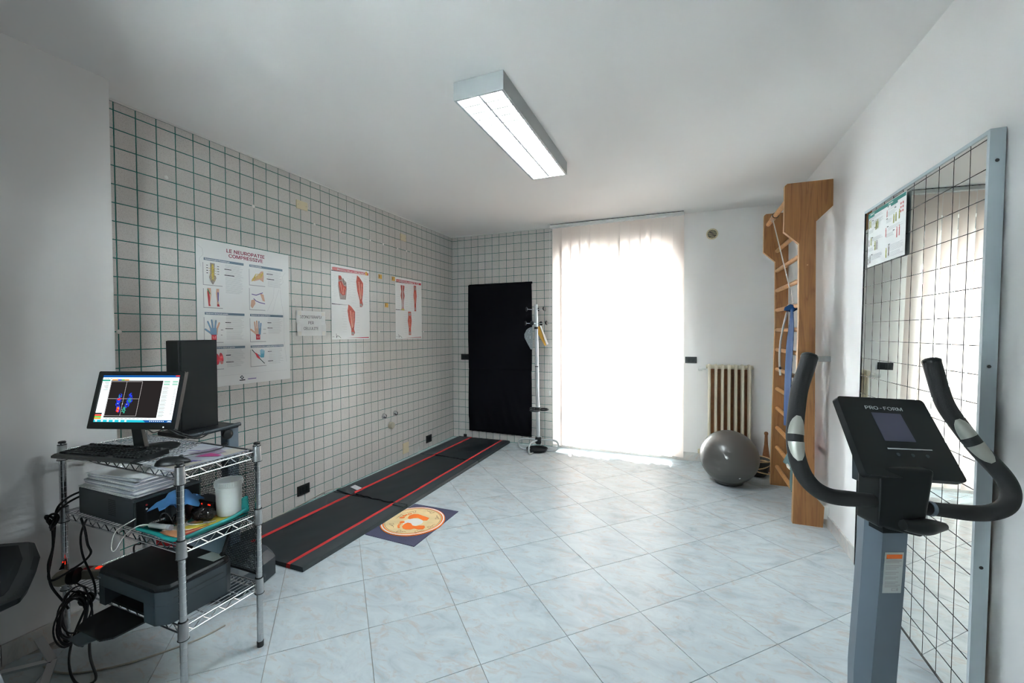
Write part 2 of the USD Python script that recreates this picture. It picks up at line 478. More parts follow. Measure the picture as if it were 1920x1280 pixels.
# unseen rear wall, dark to cut bounce; unseen window placed to cool the foreground
wz = struct('wall_rear')
R0, R1, RZ0, RZ1 = 1.7, 2.3, 1.1, 1.8
part(wz, 'plaster', [box(-.25, R0, RD - .25, RD, 0, H), box(R1, W + .25, RD - .25, RD, 0, H), box(R0, R1, RD - .25, RD, 0, RZ0), box(R0, R1, RD - .25, RD, RZ1, H)], 'unseen_rear_dark')

def window(name, x0, x1, z0, z1, y, n, bar=.05, dep=.05):
    w = struct(name)
    part(w, 'frame', [box(x0, x0 + bar, y, y + dep, z0, z1), box(x1 - bar, x1, y, y + dep, z0, z1), box(x0 + bar, x1 - bar, y, y + dep, z1 - bar, z1), box(x0 + bar, x1 - bar, y, y + dep, z0, z0 + bar)], 'silver_paint')
    for k in range(n):
        a = x0 + bar + (x1 - x0 - 2 * bar) * k / n; b = x0 + bar + (x1 - x0 - 2 * bar) * (k + 1) / n
        part(w, 'sash', [box(a + .003, a + .05, y - .01, y + dep - .01, z0 + bar + .003, z1 - bar - .003), box(b - .05, b - .003, y - .01, y + dep - .01, z0 + bar + .003, z1 - bar - .003),
                         box(a + .05, b - .05, y - .01, y + dep - .01, z1 - bar - .055, z1 - bar - .003), box(a + .05, b - .05, y - .01, y + dep - .01, z0 + bar + .003, z0 + bar + .055)], 'silver_paint')
        part(w, 'pane', box(a + .05, b - .05, y + .012, y + .018, z0 + bar + .055, z1 - bar - .055), 'window_glass')
    return w
w1 = window('window_1', WX0, WX1, WZ0, WZ1, .14, 2)
part(w1, 'threshold', box(WX0, WX1, -.001, .14, WZ0 - .03, WZ0 + .002), 'skirting_marble')
for zz in (1.05,):
    part(w1, 'handle', [rbox(2.145, 2.175, .10, .13, zz - .06, zz + .06, .006), rbox(2.15, 2.17, .07, .10, zz - .01, zz + .1, .008)], 'aluminium')
window('window_2', R0, R1, RZ0, RZ1, RD - .12, 2)  # out of view, placed to give the foreground its cool light
struct('balcony', box(-1, 5, .42, 1.7, -.14, -.03), 'trim_white')  # unseen slab outside, keeps sky light from entering from below
# ------------------------------------------------------------------ ceiling light
LX0, LX1, LY0, LY1, LZ = 1.815, 2.095, -3.09, -1.865, 2.620
lt = thing('ceiling_light', 'long white fluorescent ceiling light with louvred underside, lit', 'ceiling light', ((LX0 + LX1) / 2, (LY0 + LY1) / 2, LZ))
t = .004
part(lt, 'housing', [box(LX0, LX0 + t, LY0, LY1, LZ, H - .0005), box(LX1 - t, LX1, LY0, LY1, LZ, H - .0005), box(LX0 + t, LX1 - t, LY0, LY0 + t, LZ, H - .0005), box(LX0 + t, LX1 - t, LY1 - t, LY1, LZ, H - .0005),
                    box(LX0 + t, LX1 - t, LY0 + t, LY1 - t, H - .012, H - .0005)], 'housing_grey')
part(lt, 'frame_lip', [box(LX0 + t, LX0 + .014, LY0 + t, LY1 - t, LZ, LZ + .004), box(LX1 - .014, LX1 - t, LY0 + t, LY1 - t, LZ, LZ + .004), box(LX0 + .014, LX1 - .014, LY0 + t, LY0 + .012, LZ, LZ + .004), box(LX0 + .014, LX1 - .014, LY1 - .012, LY1 - t, LZ, LZ + .004)], 'silver_paint')
xm = (LX0 + LX1) / 2
part(lt, 'reflector', box(LX0 + .005, LX1 - .005, LY0 + .005, LY1 - .005, H - .020, H - .013), 'trim_white')
for x0, x1 in ((LX0 + .014, LX0 + .017), (LX1 - .017, LX1 - .014), (xm - .006, xm + .006)):
    part(lt, 'side_louvre', box(x0, x1, LY0 + .012, LY1 - .012, LZ + .004, LZ + .032), 'trim_white')
NB = 16
for k in range(1, NB):
    y = LY0 + .012 + (LY1 - LY0 - .024) * k / NB
    for a, b in ((LX0 + .017, xm - .004), (xm + .004, LX1 - .017)):
        v = hull([(x, y + s * w, z) for x in (a, b) for s in (-1, 1) for z, w in ((LZ + .004, .0045), (LZ + .026, .0035))])
        part(lt, 'louvre_blade', v, 'trim_white')
for x in ((LX0 + xm) / 2, (LX1 + xm) / 2):
    part(lt, 'tube', cyl((x, LY0 + .03, LZ + .063), (x, LY1 - .03, LZ + .063), .013, 12), 'tube_light', smooth=40)

# ------------------------------------------------------------------ vertical blind
bl_ = thing('vertical_blind', 'white vertical slat blind closed over the bright french window', 'blind', (2.17, -.10, .05))
rail = [(1.425, -.165), (2.93, -.075)]
part(bl_, 'head_rail', rbox(1.425, 2.925, -.135, -.085, H - .038, H - .006, .003), 'white_plastic')
part(bl_, 'rail_channel', box(1.43, 2.92, -.128, -.092, H - .0065, H - .0005), 'black_matte')  # black strip for the dark line between rail and ceiling
NS, pitch, ww = 13, .1125, .136
for k in range(NS):
    cx = 1.455 + .5 * pitch + k * pitch
    ang = math.radians(-20 + 1.2 * math.sin(k * 2.3))
    vv, ff = [], []
    nu, nz = 7, 2
    for iz in range(nz):
        z = (.055, 2.668)[iz] + .004 * math.sin(k * 1.7) * (iz == 0)
        for iu in range(nu):
            u = (iu / (nu - 1) - .5) * ww
            bow = .009 * (1 - (2 * u / ww) ** 2)
            vv.append((cx + u * math.cos(ang) - bow * math.sin(ang), -.110 + u * math.sin(ang) - bow * math.cos(ang), z))
    for iu in range(nu - 1):
        ff += [[iu, iu + 1, nu + iu + 1], [iu, nu + iu + 1, nu + iu]]
    part(bl_, 'slat', trimesh.Trimesh(vv, ff, process=False), 'blind_fabric', smooth=True)
    part(bl_, 'slat_hanger', box(cx - .006, cx + .006, -.113, -.107, 2.664, 2.675), 'white_plastic')
part(bl_, 'pull_cord', [tube(spline([(1.437, -.14, 2.66), (1.432, -.142, 1.6), (1.430, -.14, .72), (1.424, -.14, .70), (1.418, -.14, .72), (1.420, -.14, 1.6), (1.428, -.138, 2.66)], 60), .0014, 5)], 'white_plastic')
part(bl_, 'cord_weight', lathe([(0, 0), (.009, .003), (.011, .05), (.004, .06), (0, .062)], 12, (1.424, -.14, .655)), 'white_plastic', smooth=40)

# ------------------------------------------------------------------ small fittings on the walls
def plate_left(name, y0, y1, z0, z1, mat, label, catg, group=None, screws=True, sockets=0):
    t = thing(name, label, catg, (.003, (y0 + y1) / 2, z0), group)
    part(t, 'plate', rbox(.0025, .012, y0, y1, z0, z1, .003), mat)
    ym, zm = (y0 + y1) / 2, (z0 + z1) / 2
    if screws:
        for s in (-1, 1):
            part(t, 'screw', lathe([(0, .0018), (.0035, .001), (.004, 0)], 8, (.0118, ym + s * (y1 - y0) * .36, zm + s * .0), (1, 0, 0)), 'steel_dull')
    for k in range(sockets):
        w = (y1 - y0 - .03) / sockets
        ya = y0 + .015 + k * w
        part(t, 'socket', rbox(.010, .0145, ya + .002, ya + w - .002, z0 + .014, z1 - .014, .002), 'black_matte')
        for zz in (-.018, 0, .018):
            part(t, 'pin_hole', lathe([(0, .0009), (.0026, .0009), (.0026, 0)], 8, (.0142, ya + w / 2, zm + zz), (1, 0, 0)), 'ink_black')
    return t
plate_left('cover_plate', -2.495, -2.385, 2.441, 2.510, 'cream_plastic', 'cream rectangular blanking plate high on the tiled wall above the large poster', 'cover plate')
plate_left('cover_plate', -1.138, -1.036, 2.452, 2.528, 'cream_plastic', 'cream square blanking plate high on the tiled wall towards the back corner', 'cover plate')
plate_left('cover_plate', -1.131, -1.024, .060, .180, 'cream_plastic', 'cream blanking plate low on the tiled wall just above the long mat', 'cover plate')
plate_left('wall_socket', -2.526, -2.406, .088, .170, 'black_plastic', 'wide black wall socket low on the tiled wall beside the near half of the mat', 'wall socket', screws=False, sockets=3)
plate_left('wall_socket', -.665, -.549, .068, .158, 'black_plastic', 'black wall socket low on the tiled wall near the back corner', 'wall socket', screws=False, sockets=2)
for y, z, lab in ((-1.447, .549, 'domed chrome pipe cap on the tiled wall, the left one of two'), (-1.262, .546, 'domed chrome pipe cap on the tiled wall, the right one of two')):
    solo('pipe_cap', lathe([(0, .036), (.012, .035), (.021, .028), (.027, .016), (.030, .004), (.030, 0)], 20, (.0025, y, z), (1, 0, 0)), 'chrome', lab, 'pipe cap', smooth=40)
t = thing('drain_cap', 'round beige drain cap standing out from the tiled wall under the chrome caps', 'drain cap', (.0025, -1.34, .40))
part(t, 'collar', lathe([(0, 0), (.036, 0), (.036, .03), (.034, .034), (0, .034)], 24, (.0025, -1.34, .431), (1, 0, 0)), 'putty', smooth=40)
part(t, 'cover', lathe([(0, .041), (.029, .040), (.031, .037), (.031, .033), (0, .033)], 24, (.0025, -1.34, .431), (1, 0, 0)), 'putty', smooth=40)
for y, z, lab in ((-1.477, 2.008, 'small orange sticky tag on the tiled wall to the right of the thigh poster'), (-1.262, 2.010, 'small orange sticky tag at the upper left corner of the lower leg poster'), (-1.380, 1.717, 'small orange sticky tag alone midway between the two muscle posters')):
    t = thing('sticky_tag', lab, 'sticky tag', (.003, y, z))
    part(t, 'tag', box(.0028, .0040, y - .026, y + .026, z - .022, z + .022), 'tag_orange')
    part(t, 'mark', box(.0040, .0044, y - .018, y - .010, z - .012, z + .016), 'ink_black')

def plate_back(name, x0, x1, z0, z1, mat, label, catg, nmod=2, yy=0.0):
    t = thing(name, label, catg, ((x0 + x1) / 2, yy, z0))
    part(t, 'plate', rbox(x0, x1, yy - .011, yy, z0, z1, .003), mat)
    w = (x1 - x0 - .036) / nmod
    for k in range(nmod):
        part(t, 'rocker', rbox(x0 + .018 + k * w + .001, x0 + .018 + (k + 1) * w - .001, yy - .015, yy - .009, z0 + .015, z1 - .015, .002), 'black_matte')
plate_back('light_switch', .137, .257, 1.058, 1.136, 'black_plastic', 'black light switch partly behind the hanging black cloth', 'light switch', 2, -.0026)
plate_back('light_switch', 2.940, 3.058, 1.078, 1.146, 'black_plastic', 'black double light switch on the white wall left of the radiator', 'light switch', 2)
t = thing('air_vent', 'small round cream air vent high on the white wall', 'air vent', (3.203, 0, 2.42))
part(t, 'rim', lathe([(.045, 0), (.058, 0), (.058, .008), (.054, .012), (.047, .012), (.045, .009)], 32, (3.203, 0, 2.467), (0, -1, 0)), 'cream_plastic', smooth=40)
part(t, 'backing', lathe([(0, .002), (.046, .002), (.046, .0005), (0, .0005)], 24, (3.203, 0, 2.467), (0, -1, 0)), 'black_matte')
for k in range(7):
    z = 2.467 + (k - 3) * .0125
    hw = math.sqrt(.046 ** 2 - ((k - 3) * .0125) ** 2)
    part(t, 'slat', rot(box(3.203 - hw, 3.203 + hw, -.011, -.003, z - .0016, z + .0016), 30, (1, 0, 0), (3.203, -.007, z)), 'cream_plastic')

# black cloth pinned on the tiled corner
def cloth_grid(x0, x1, z0, z1, y0, nx=40, nz=60, seed=3, amp=.010):
    vv, ff = [], []
    for iz in range(nz):
        for ix in range(nx):
            u, w = ix / (nx - 1), iz / (nz - 1)
            x = x0 + (x1 - x0) * u; z = z0 + (z1 - z0) * w
            n = meshkit.fbm(np.array([u * 7 + 2 * w, w * 1.1, seed]), 3)
            sk = .012 * math.sin(w * 3.1) * (u - .5)
            vv.append((x + sk, y0 - amp * n * (1.1 - w) * 2 - .003, z + (u * -.010 if iz == 0 else 0)))
    n = nx
    back = [(x, y0 + .002, z) for x, y, z in vv]
    k0 = len(vv)
    for iz in range(nz - 1):
        for ix in range(nx - 1):
            a = iz * n + ix
            ff += [[a, a + 1, a + n + 1], [a, a + n + 1, a + n]]
    rim = [i for i in range(nx)] + [i * nx + nx - 1 for i in range(1, nz)] + [(nz - 1) * nx + i for i in range(nx - 2, -1, -1)] + [i * nx for i in range(nz - 2, 0, -1)]
    vv = vv + [back[i] for i in rim]
    L = len(rim)
    for i in range(L):
        j = (i + 1) % L
        ff += [[rim[i], k0 + i, k0 + j], [rim[i], k0 + j, rim[j]]]
    return trimesh.Trimesh(vv, ff, process=False)
t = thing('wall_cloth', 'large black cloth panel hanging flat on the tiled corner wall', 'cloth', (.70, -.01, .11))
part(t, 'lower_panel', cloth_grid(.256, 1.142, .118, 1.02, -.008, seed=5), 'black_cloth', smooth=True)
part(t, 'upper_panel', cloth_grid(.256, 1.150, .945, 2.055, -.013, seed=9, amp=.004), 'black_cloth', smooth=True)
part(t, 'top_hem', rbox(.268, 1.160, -.024, -.004, 2.035, 2.062, .006), 'black_cloth')
part(t, 'bottom_bar', rot(rbox(.258, 1.145, -.024, -.006, .104, .124, .006), .8, (0, 1, 0), (.7, 0, .11)), 'black_cloth')
# ------------------------------------------------------------------ posters and notices on the tiled wall
LU, LV, LN = (0, 1, 0), (0, 0, 1), (1, 0, 0)
class Board:
    """draws flat print on a sheet: u to the right, v up, in metres from the lower left corner"""
    def __init__(s, path, o, U, V, N):
        s.p, s.o, s.U, s.V, s.N = path, np.array(o, float), np.array(U, float), np.array(V, float), np.array(N, float)
    def at(s, u, v, lift=.0008):
        return s.o + s.U * u + s.V * v + s.N * lift
    def poly(s, name, polys, mat, lift=.0008, h=.0003, label=None):
        polys = polys if isinstance(polys, list) else [polys]
        fine = name in ('text_lines', 'label_lines', 'outline_drawing', 'subheading', 'illustration_label', 'rule')
        part(s.p, name, sheet(unary_union(polys), s.at(0, 0, lift), s.U, s.V, s.N, h), mat, label=label or ('fine printed marks' if fine else None), kind='stuff' if fine else None)
    def text(s, name, rows, mat, lift=.0013):
        ms = [text(t_, hgt, s.at(u, v, lift), s.U, s.V, s.N, .0003, bold, width, centre) for (t_, hgt, u, v, bold, width, centre) in rows]
        part(s.p, name, cat(ms), mat)

def lines(u0, u1, v1, v0, step, th, seed=0, rag=.25):
    r = np.random.default_rng(seed)
    out, v = [], v1
    while v > v0:
        out.append(sbox(u0, v, u0 + (u1 - u0) * (1 - rag * r.random()), v + th))
        v -= step
    return out

def paper_sheet(b, w, h, mat='paper', name='sheet', curl=0, nx=8, nz=10, lift=.0):
    vv, ff = [], []
    for iz in range(nz):
        for ix in range(nx):
            u, v = w * ix / (nx - 1), h * iz / (nz - 1)
            c = curl * ((ix / (nx - 1) - .5) * 2) ** 4 * (1 if iz < nz / 2 else .3)
            vv.append(b.at(u, v, lift + .0002 + c))
    top = len(vv)
    vv += [p_ + b.N * .0005 for p_ in vv]
    for iz in range(nz - 1):
        for ix in range(nx - 1):
            a = iz * nx + ix
            ff += [[top + a, top + a + 1, top + a + nx + 1], [top + a, top + a + nx + 1, top + a + nx], [a, a + nx + 1, a + 1], [a, a + nx, a + nx + 1]]
    rim = [i for i in range(nx)] + [i * nx + nx - 1 for i in range(1, nz)] + [(nz - 1) * nx + i for i in range(nx - 2, -1, -1)] + [i * nx for i in range(nz - 2, 0, -1)]
    for i in range(len(rim)):
        a, c = rim[i], rim[(i + 1) % len(rim)]
        ff += [[a, c, top + c], [a, top + c, top + a]]
    m = trimesh.Trimesh(vv, ff, process=False)
    return part(b.p, name, m, mat)

# large poster
t = thing('poster', 'large white poster headed LE NEUROPATIE COMPRESSIVE on the tiled wall', 'poster', (.003, -2.92, 1.06))
b = Board(t, (.003, -3.263, 1.062), LU, LV, LN)
paper_sheet(b, .690, .982)
b.text('title', [('LE NEUROPATIE', .0235, .340, .921, True, .284, True), ('COMPRESSIVE', .0235, .340, .888, True, .254, True)], 'ink_maroon')
heads = [(.048, .846, .271, 'Epidemiologia e fisiopatologia'), (.362, .846, .272, 'Elettromiografia'), (.048, .487, .271, 'Sindrome del tunnel carpale'), (.361, .487, .272, 'Sindrome del canale di Guyon'),
         (.048, .257, .271, 'Sindrome del nervo ulnare al gomito'), (.361, .257, .272, "Compressione del n. radiale all'arcata di Frohse")]
for u, v, w, s_ in heads:
    b.poly('heading_bar', sbox(u, v, u + w, v + .0165), 'ink_slate')
b.text('heading', [(s_, .0078, u + .008, v + .0045, True, min(w - .012, len(s_) * .0054), False) for u, v, w, s_ in heads], 'paper', .0016)
frames = [(.045, .686, .126, .150), (.045, .536, .126, .130), (.362, .716, .126, .120), (.361, .537, .125, .160), (.045, .304, .126, .172), (.362, .303, .126, .175), (.045, .122, .126, .135), (.362, .122, .126, .128)]
for (u, v, w, h) in frames:
    b.poly('picture_shadow', [sbox(u - .004, v - .005, u + w - .004, v), sbox(u - .004, v - .005, u, v + h - .006)], 'ink_grey', .0007)
    b.poly('picture', sbox(u, v, u + w, v + h), 'paper', .0006)
cols_ = [(.180, .318, .832, .640, 1), (.498, .630, .832, .715, 2), (.180, .318, .478, .318, 3), (.496, .630, .478, .360, 4), (.180, .318, .248, .128, 5), (.498, .630, .248, .128, 6)]
tl_ = []
for u0, u1, v1, v0, sd in cols_:
    tl_ += lines(u0 + .008, u1, v1, v0, .0083, .0023, sd)
b.poly('text_lines', tl_, 'ink_pale')
b.poly('subheading', [sbox(.182, .800, .23, .805), sbox(.182, .760, .25, .765), sbox(.498, .808, .55, .813), sbox(.498, .770, .56, .775), sbox(.182, .435, .22, .44), sbox(.182, .393, .235, .398), sbox(.498, .44, .53, .445), sbox(.498, .40, .54, .405),
                      sbox(.182, .210, .215, .215), sbox(.182, .162, .235, .167), sbox(.498, .222, .53, .227), sbox(.498, .15, .54, .155)], 'ink_black')
# spine with nerve roots
b.poly('illustration', [Polygon([(.088, .832), (.118, .832), (.116, .76), (.128, .735), (.112, .70), (.104, .688), (.094, .702), (.080, .735), (.088, .765)])], 'print_bone')
b.poly('illustration', [Polygon([(.098, .825), (.109, .825), (.112, .75), (.104, .705), (.097, .75)])] + [stroke([(.100, .80 - k * .014), (.078 + .002 * k, .795 - k * .016)], .0025) for k in range(6)] + [stroke([(.107, .80 - k * .014), (.130 - .002 * k, .795 - k * .016)], .0025) for k in range(6)], 'print_yellow', .0012)
b.poly('illustration_label', [sbox(.064, .812 - k * .017, .074, .816 - k * .017) for k in range(4)] + [sbox(.134, .812 - k * .017, .146, .816 - k * .017) for k in range(4)], 'ink_black')
# two legs
b.poly('illustration', [Polygon([(.068, .664), (.090, .664), (.092, .62), (.084, .56), (.088, .545), (.074, .543), (.070, .58), (.064, .63)]), Polygon([(.126, .664), (.144, .664), (.142, .63), (.138, .58), (.146, .544), (.128, .544), (.128, .58), (.122, .63)])], 'print_flesh')
b.poly('illustration', [Polygon([(.068, .645), (.076, .650), (.082, .60), (.080, .560), (.086, .547), (.074, .546), (.072, .59)]), Polygon([(.130, .560), (.140, .560), (.146, .545), (.129, .545)])], 'ink_red', .0012)
b.poly('illustration', [Polygon([(.066, .655), (.070, .660), (.086, .628), (.083, .622)])], 'print_green', .0016)
b.poly('illustration', [Polygon([(.131, .64), (.141, .64), (.139, .585), (.133, .57)])], 'print_violet', .0012)
# nerves of the foot
b.poly('illustration', [Polygon([(.375, .748), (.385, .765), (.425, .790), (.452, .822), (.470, .826), (.474, .78), (.470, .745), (.440, .760), (.400, .745)])], 'print_flesh', .0010)
b.poly('illustration', [stroke([(.378 + .004 * k, .742 + .007 * k), (.41, .762 + .009 * k), (.455, .778 + .006 * k), (.468, .815)], .0036) for k in range(5)], 'print_yellow', .0013)
# two arms with nerve conduction leads
b.poly('illustration', [Polygon([(.440, .664), (.470, .650), (.480, .600), (.462, .605), (.448, .640)]), Polygon([(.372, .604), (.400, .612), (.404, .580), (.380, .545), (.366, .560)])], 'print_flesh')
b.poly('illustration', [stroke([(.378, .648), (.41, .643), (.44, .655), (.462, .664)], .006), stroke([(.392, .616), (.41, .600), (.44, .590), (.478, .584)], .006)], 'print_violet', .0013)
def hand(cx, cy, s, spread, mat, flip=1):
    ps = [Polygon([(cx - .020 * s, cy), (cx + .020 * s, cy), (cx + .026 * s, cy + .045 * s), (cx - .026 * s, cy + .045 * s)])]
    for k in range(4):
        a = (k - 1.5) * spread
        x0 = cx + (k - 1.5) * .0125 * s; L = (.048, .055, .052, .040)[k] * s
        ps.append(stroke([(x0, cy + .038 * s), (x0 + L * math.sin(a), cy + .04 * s + L * math.cos(a))], .0105 * s))
    ps.append(stroke([(cx - .02 * s * flip, cy + .012 * s), (cx - .052 * s * flip, cy + .036 * s)], .012 * s))
    return unary_union(ps)
for cx, cy, msk in ((.105, .352, 'l'), (.420, .352, 'r')):
    hh = hand(cx, cy, 1.05, .26 if msk == 'l' else .07, 'x')
    b.poly('illustration', hh, 'print_flesh', .0009)
    cut = sbox(cx - .2, 0, cx + .018, 1) if msk == 'l' else sbox(cx + .004, 0, cx + .2, 1)
    b.poly('illustration', hh.intersection(cut).buffer(-.0006), 'print_blue', .0013)
    b.poly('illustration', [sbox(cx - .016, cy - .036, cx + .016, cy + .004)], 'ink_red', .0013)
    b.poly('illustration', [ell(cx - .006, cy - .016, .004, .010, 15), ell(cx + .007, cy - .016, .004, .010, -10)], 'print_pink', .0017)
b.poly('illustration_label', [sbox(.150, .385, .166, .388), sbox(.150, .350, .160, .353), sbox(.462, .392, .485, .394), sbox(.462, .360, .485, .362)], 'ink_black')
b.poly('illustration', [ell(.150, .195, .013, .036, 8), ell(.118, .19, .02, .04, 10)], 'ink_red', .0010)
b.poly('illustration', [ell(.152, .165, .010, .012, 0)], 'print_pink', .0013)
b.poly('illustration', [stroke([(.372, .242), (.405, .205), (.440, .165), (.468, .137)], .005)], 'ink_black', .0010)
b.poly('illustration', [Polygon([(.392, .222), (.412, .212), (.432, .182), (.428, .170), (.408, .186)])], 'ink_red', .0013)
b.poly('illustration', hand(.452, .182, .62, .06, 'x'), 'print_sky', .0012)
b.poly('outline_drawing', [stroke([(.56, .72), (.55, .63), (.50, .53)], .0016), stroke([(.60, .70), (.565, .60), (.545, .53)], .0016), stroke([(.61, .70), (.622, .60), (.64, .50), (.64, .30), (.66, .14)], .0016), stroke([(.01, .94), (.04, .92), (.045, .88), (.02, .85), (.03, .80)], .0016), stroke([(.66, .84), (.63, .80), (.64, .76), (.61, .74)], .0016)], 'ink_pale', .0007)
b.poly('foot_rule', [sbox(.04, .072, .66, .0732)], 'ink_pale', .0007)
b.poly('logo', [stroke([(.294, .062), (.280, .050), (.294, .038), (.304, .047), (.296, .054)], .005), sbox(.274, .026, .316, .033)], 'ink_black')
b.poly('logo', [sbox(.335, .030 + .0, .400, .036)], 'print_violet')

# A4 notice
t = thing('notice', 'white paper notice reading OZONOTERAPIA PER CELLULITE taped to the tiled wall', 'notice', (.003, -2.36, 1.40))
b = Board(t, (.003, -2.512, 1.402), LU, LV, LN)
paper_sheet(b, .300, .208, curl=.012)
b.text('lettering', [('OZONOTERAPIA', .0235, .150, .146, False, .236, True), ('PER', .0235, .150, .098, False, .056, True), ('CELLULITE', .0235, .150, .050, False, .150, True)], 'ink_black', .0016)
for u, v in ((.006, .004), (.255, .004), (.006, .17), (.250, .17)):
    b.poly('tape', sbox(u, v, u + .036, v + .032), 'paper_warm', .0130 if u < .2 and v < .1 else .0135)

# the two muscle posters
def muscle(name, label, o, w, h, title, figs, circle):
    t = thing(name, label, 'poster', (.003, o[0] + w / 2, o[1]))
    b = Board(t, (.003, o[0], o[1]), LU, LV, LN)
    paper_sheet(b, w, h)
    b.poly('title_band', Polygon([(.030, h - .050), (w - .012, h - .044), (w - .012, h - .024), (.03, h - .024)]).buffer(.002), 'ink_red')
    b.poly('title_band_end', sbox(.014, h - .050, .075, h - .024), 'print_pink', .0010)
    b.text('title', [(title, .0185, .075, h - .0455, True, w - .125, False)], 'paper', .0016)
    b.poly('rule', [Polygon([(.004, h - .058), (w * .6, h - .054), (.004, h - .052)]), Polygon([(.004, h * .470), (.24, h * .472), (.004, h * .480)])], 'ink_black')
    b.poly('foot_rule', Polygon([(w * .35, .0135), (w - .012, .0095), (w - .012, .0175)]), 'ink_red')
    b.poly('signature', [sbox(.008, .024, .032, .0265), stroke([(.055, .052), (.056, .014), (.062, .032), (.085, .030), (.108, .013)], .0035)], 'ink_black')
    lab = []
    for n, (cx, top, bot, rx, kind) in enumerate(figs):
        L = top - bot
        if kind == 'hip':
            out = Polygon([(cx - rx * .9, top), (cx - rx * .1, top - .02), (cx + rx * .9, top - L * .25), (cx + rx, top - L * .55), (cx + rx * .75, bot), (cx - rx * .55, bot), (cx - rx, top - L * .45), (cx - rx * .9, top - L * .2)]).buffer(.004)
            b.poly('figure', out, 'print_bone')
            b.poly('figure', [ell(cx - rx * .55, top - L * .08, rx * .36, L * .10, 15), Polygon([(cx - rx * .9, top - L * .28), (cx - rx * .3, top - L * .22), (cx + rx * .3, top - L * .42), (cx + rx * .9, top - L * .45), (cx + rx * .55, top - L * .80), (cx, top - L * .82), (cx - rx * .55, top - L * .72)]).buffer(.003)], 'print_muscle', .0012)
            b.poly('figure', [stroke([(cx - rx * .5, top - L * .3), (cx - rx * .05, top - L * .75)], .006), stroke([(cx + rx * .35, top - L * .5), (cx + rx * .15, top - L * .78)], .006)], 'print_flesh', .0016)
            b.poly('figure', [stroke([(cx + rx * .2, top - L * .1), (cx + rx * .4, top - L * .35), (cx + rx * .85, top - L * .3)], .006)], 'ink_black', .0016)
        elif kind == 'thigh':
            out = Polygon([(cx - rx * .75, top), (cx - rx * .1, top - L * .06), (cx + rx * .9, top - L * .22), (cx + rx * .85, top - L * .5), (cx + rx * .55, top - L * .80), (cx + rx * .8, bot + .02), (cx + rx * .5, bot), (cx, bot), (cx - rx * .05, top - L * .8), (cx - rx * .7, top - L * .5), (cx - rx, top - L * .2)]).buffer(.003)
            b.poly('figure', out, 'print_muscle')
            b.poly('figure', [stroke([(cx - rx * .3, top - L * .2), (cx + rx * .1, top - L * .75)], .010), stroke([(cx + rx * .4, top - L * .25), (cx + rx * .3, top - L * .72)], .007)], 'print_flesh', .0012)
            b.poly('figure', [ell(cx + rx * .28, bot + L * .055, rx * .36, L * .05, 0)], 'print_bone', .0016)
        elif kind == 'pair':
            for s in (-1, 1):
                b.poly('figure', Polygon([(cx + s * .004, top), (cx + s * rx, top - .004), (cx + s * rx * .7, top - L * .25), (cx + s * rx, top - L * .42), (cx + s * rx * .55, top - L * .62), (cx + s * rx * .45, top - L * .9), (cx + s * rx * .8, bot), (cx + s * .004, bot), (cx + s * rx * .18, top - L * .8), (cx + s * .004, top - L * .45)]), 'print_muscle')
                b.poly('figure', [stroke([(cx + s * rx * .55, top - L * .22), (cx + s * rx * .3, top - L * .48), (cx + s * rx * .4, top - L * .85)], .006)], 'print_bone', .0012)
            b.poly('figure', [ell(cx - rx * .4, bot + .008, rx * .35, .010), ell(cx + rx * .4, bot + .008, rx * .35, .010)], 'print_yellow', .0016)
        else:
            out = Polygon([(cx - rx * .8, top), (cx + rx * .7, top), (cx + rx * .8, top - L * .2), (cx + rx, top - L * .40), (cx + rx * .55, top - L * .72), (cx + rx * .6, bot), (cx - rx * .5, bot), (cx - rx * .5, top - L * .72), (cx - rx, top - L * .4), (cx - rx * .75, top - L * .2)]).buffer(.002)
            b.poly('figure', out, 'print_muscle')
            b.poly('figure', [ell(cx, top - L * .11, rx * .6, L * .07), ell(cx, bot + L * .08, rx * .35, L * .07)], 'print_bone', .0012)
            b.poly('figure', [stroke([(cx - rx * .2, top - L * .3), (cx - rx * .1, top - L * .7)], .006)], 'print_flesh', .0012)
        for k in range(11):
            v = top - L * (.05 + .085 * k)
            lab.append(sbox(cx - rx - .055 - .01 * (k % 3), v, cx - rx - .012, v + .0018))
            lab.append(sbox(cx + rx + .012, v - .006, cx + rx + .055 + .008 * (k % 2), v - .0042))
    b.poly('label_lines', [q for q in (l_.intersection(sbox(.006, .02, w - .006, h)) for l_ in lab) if not q.is_empty], 'ink_pale', .0007)
    if circle:
        b.poly('sticker', ell(w - .040, h - .030, .016, .019), 'tag_orange', .0020)
        b.poly('sticker_mark', ell(w - .040, h - .030, .004, .012, 10), 'print_yellow', .0024)
muscle('poster', 'white muscle poster titled MUSCOLI DELLA COSCIA with red thighs on the tiled wall', (-2.137, 1.366), .492, .676, 'MUSCOLI DELLA COSCIA/ANCA',
       [(.135, .582, .372, .050, 'hip'), (.362, .610, .314, .046, 'thigh'), (.246, .322, .040, .048, 'thigh')], True)
muscle('poster', 'white muscle poster with slim red lower legs, the poster nearest the back corner', (-1.232, 1.357), .496, .680, 'MUSCOLI DELLA GAMBA E DEL PIEDE',
       [(.130, .600, .320, .036, 'pair'), (.366, .616, .322, .028, 'calf'), (.258, .308, .044, .034, 'calf')], False)
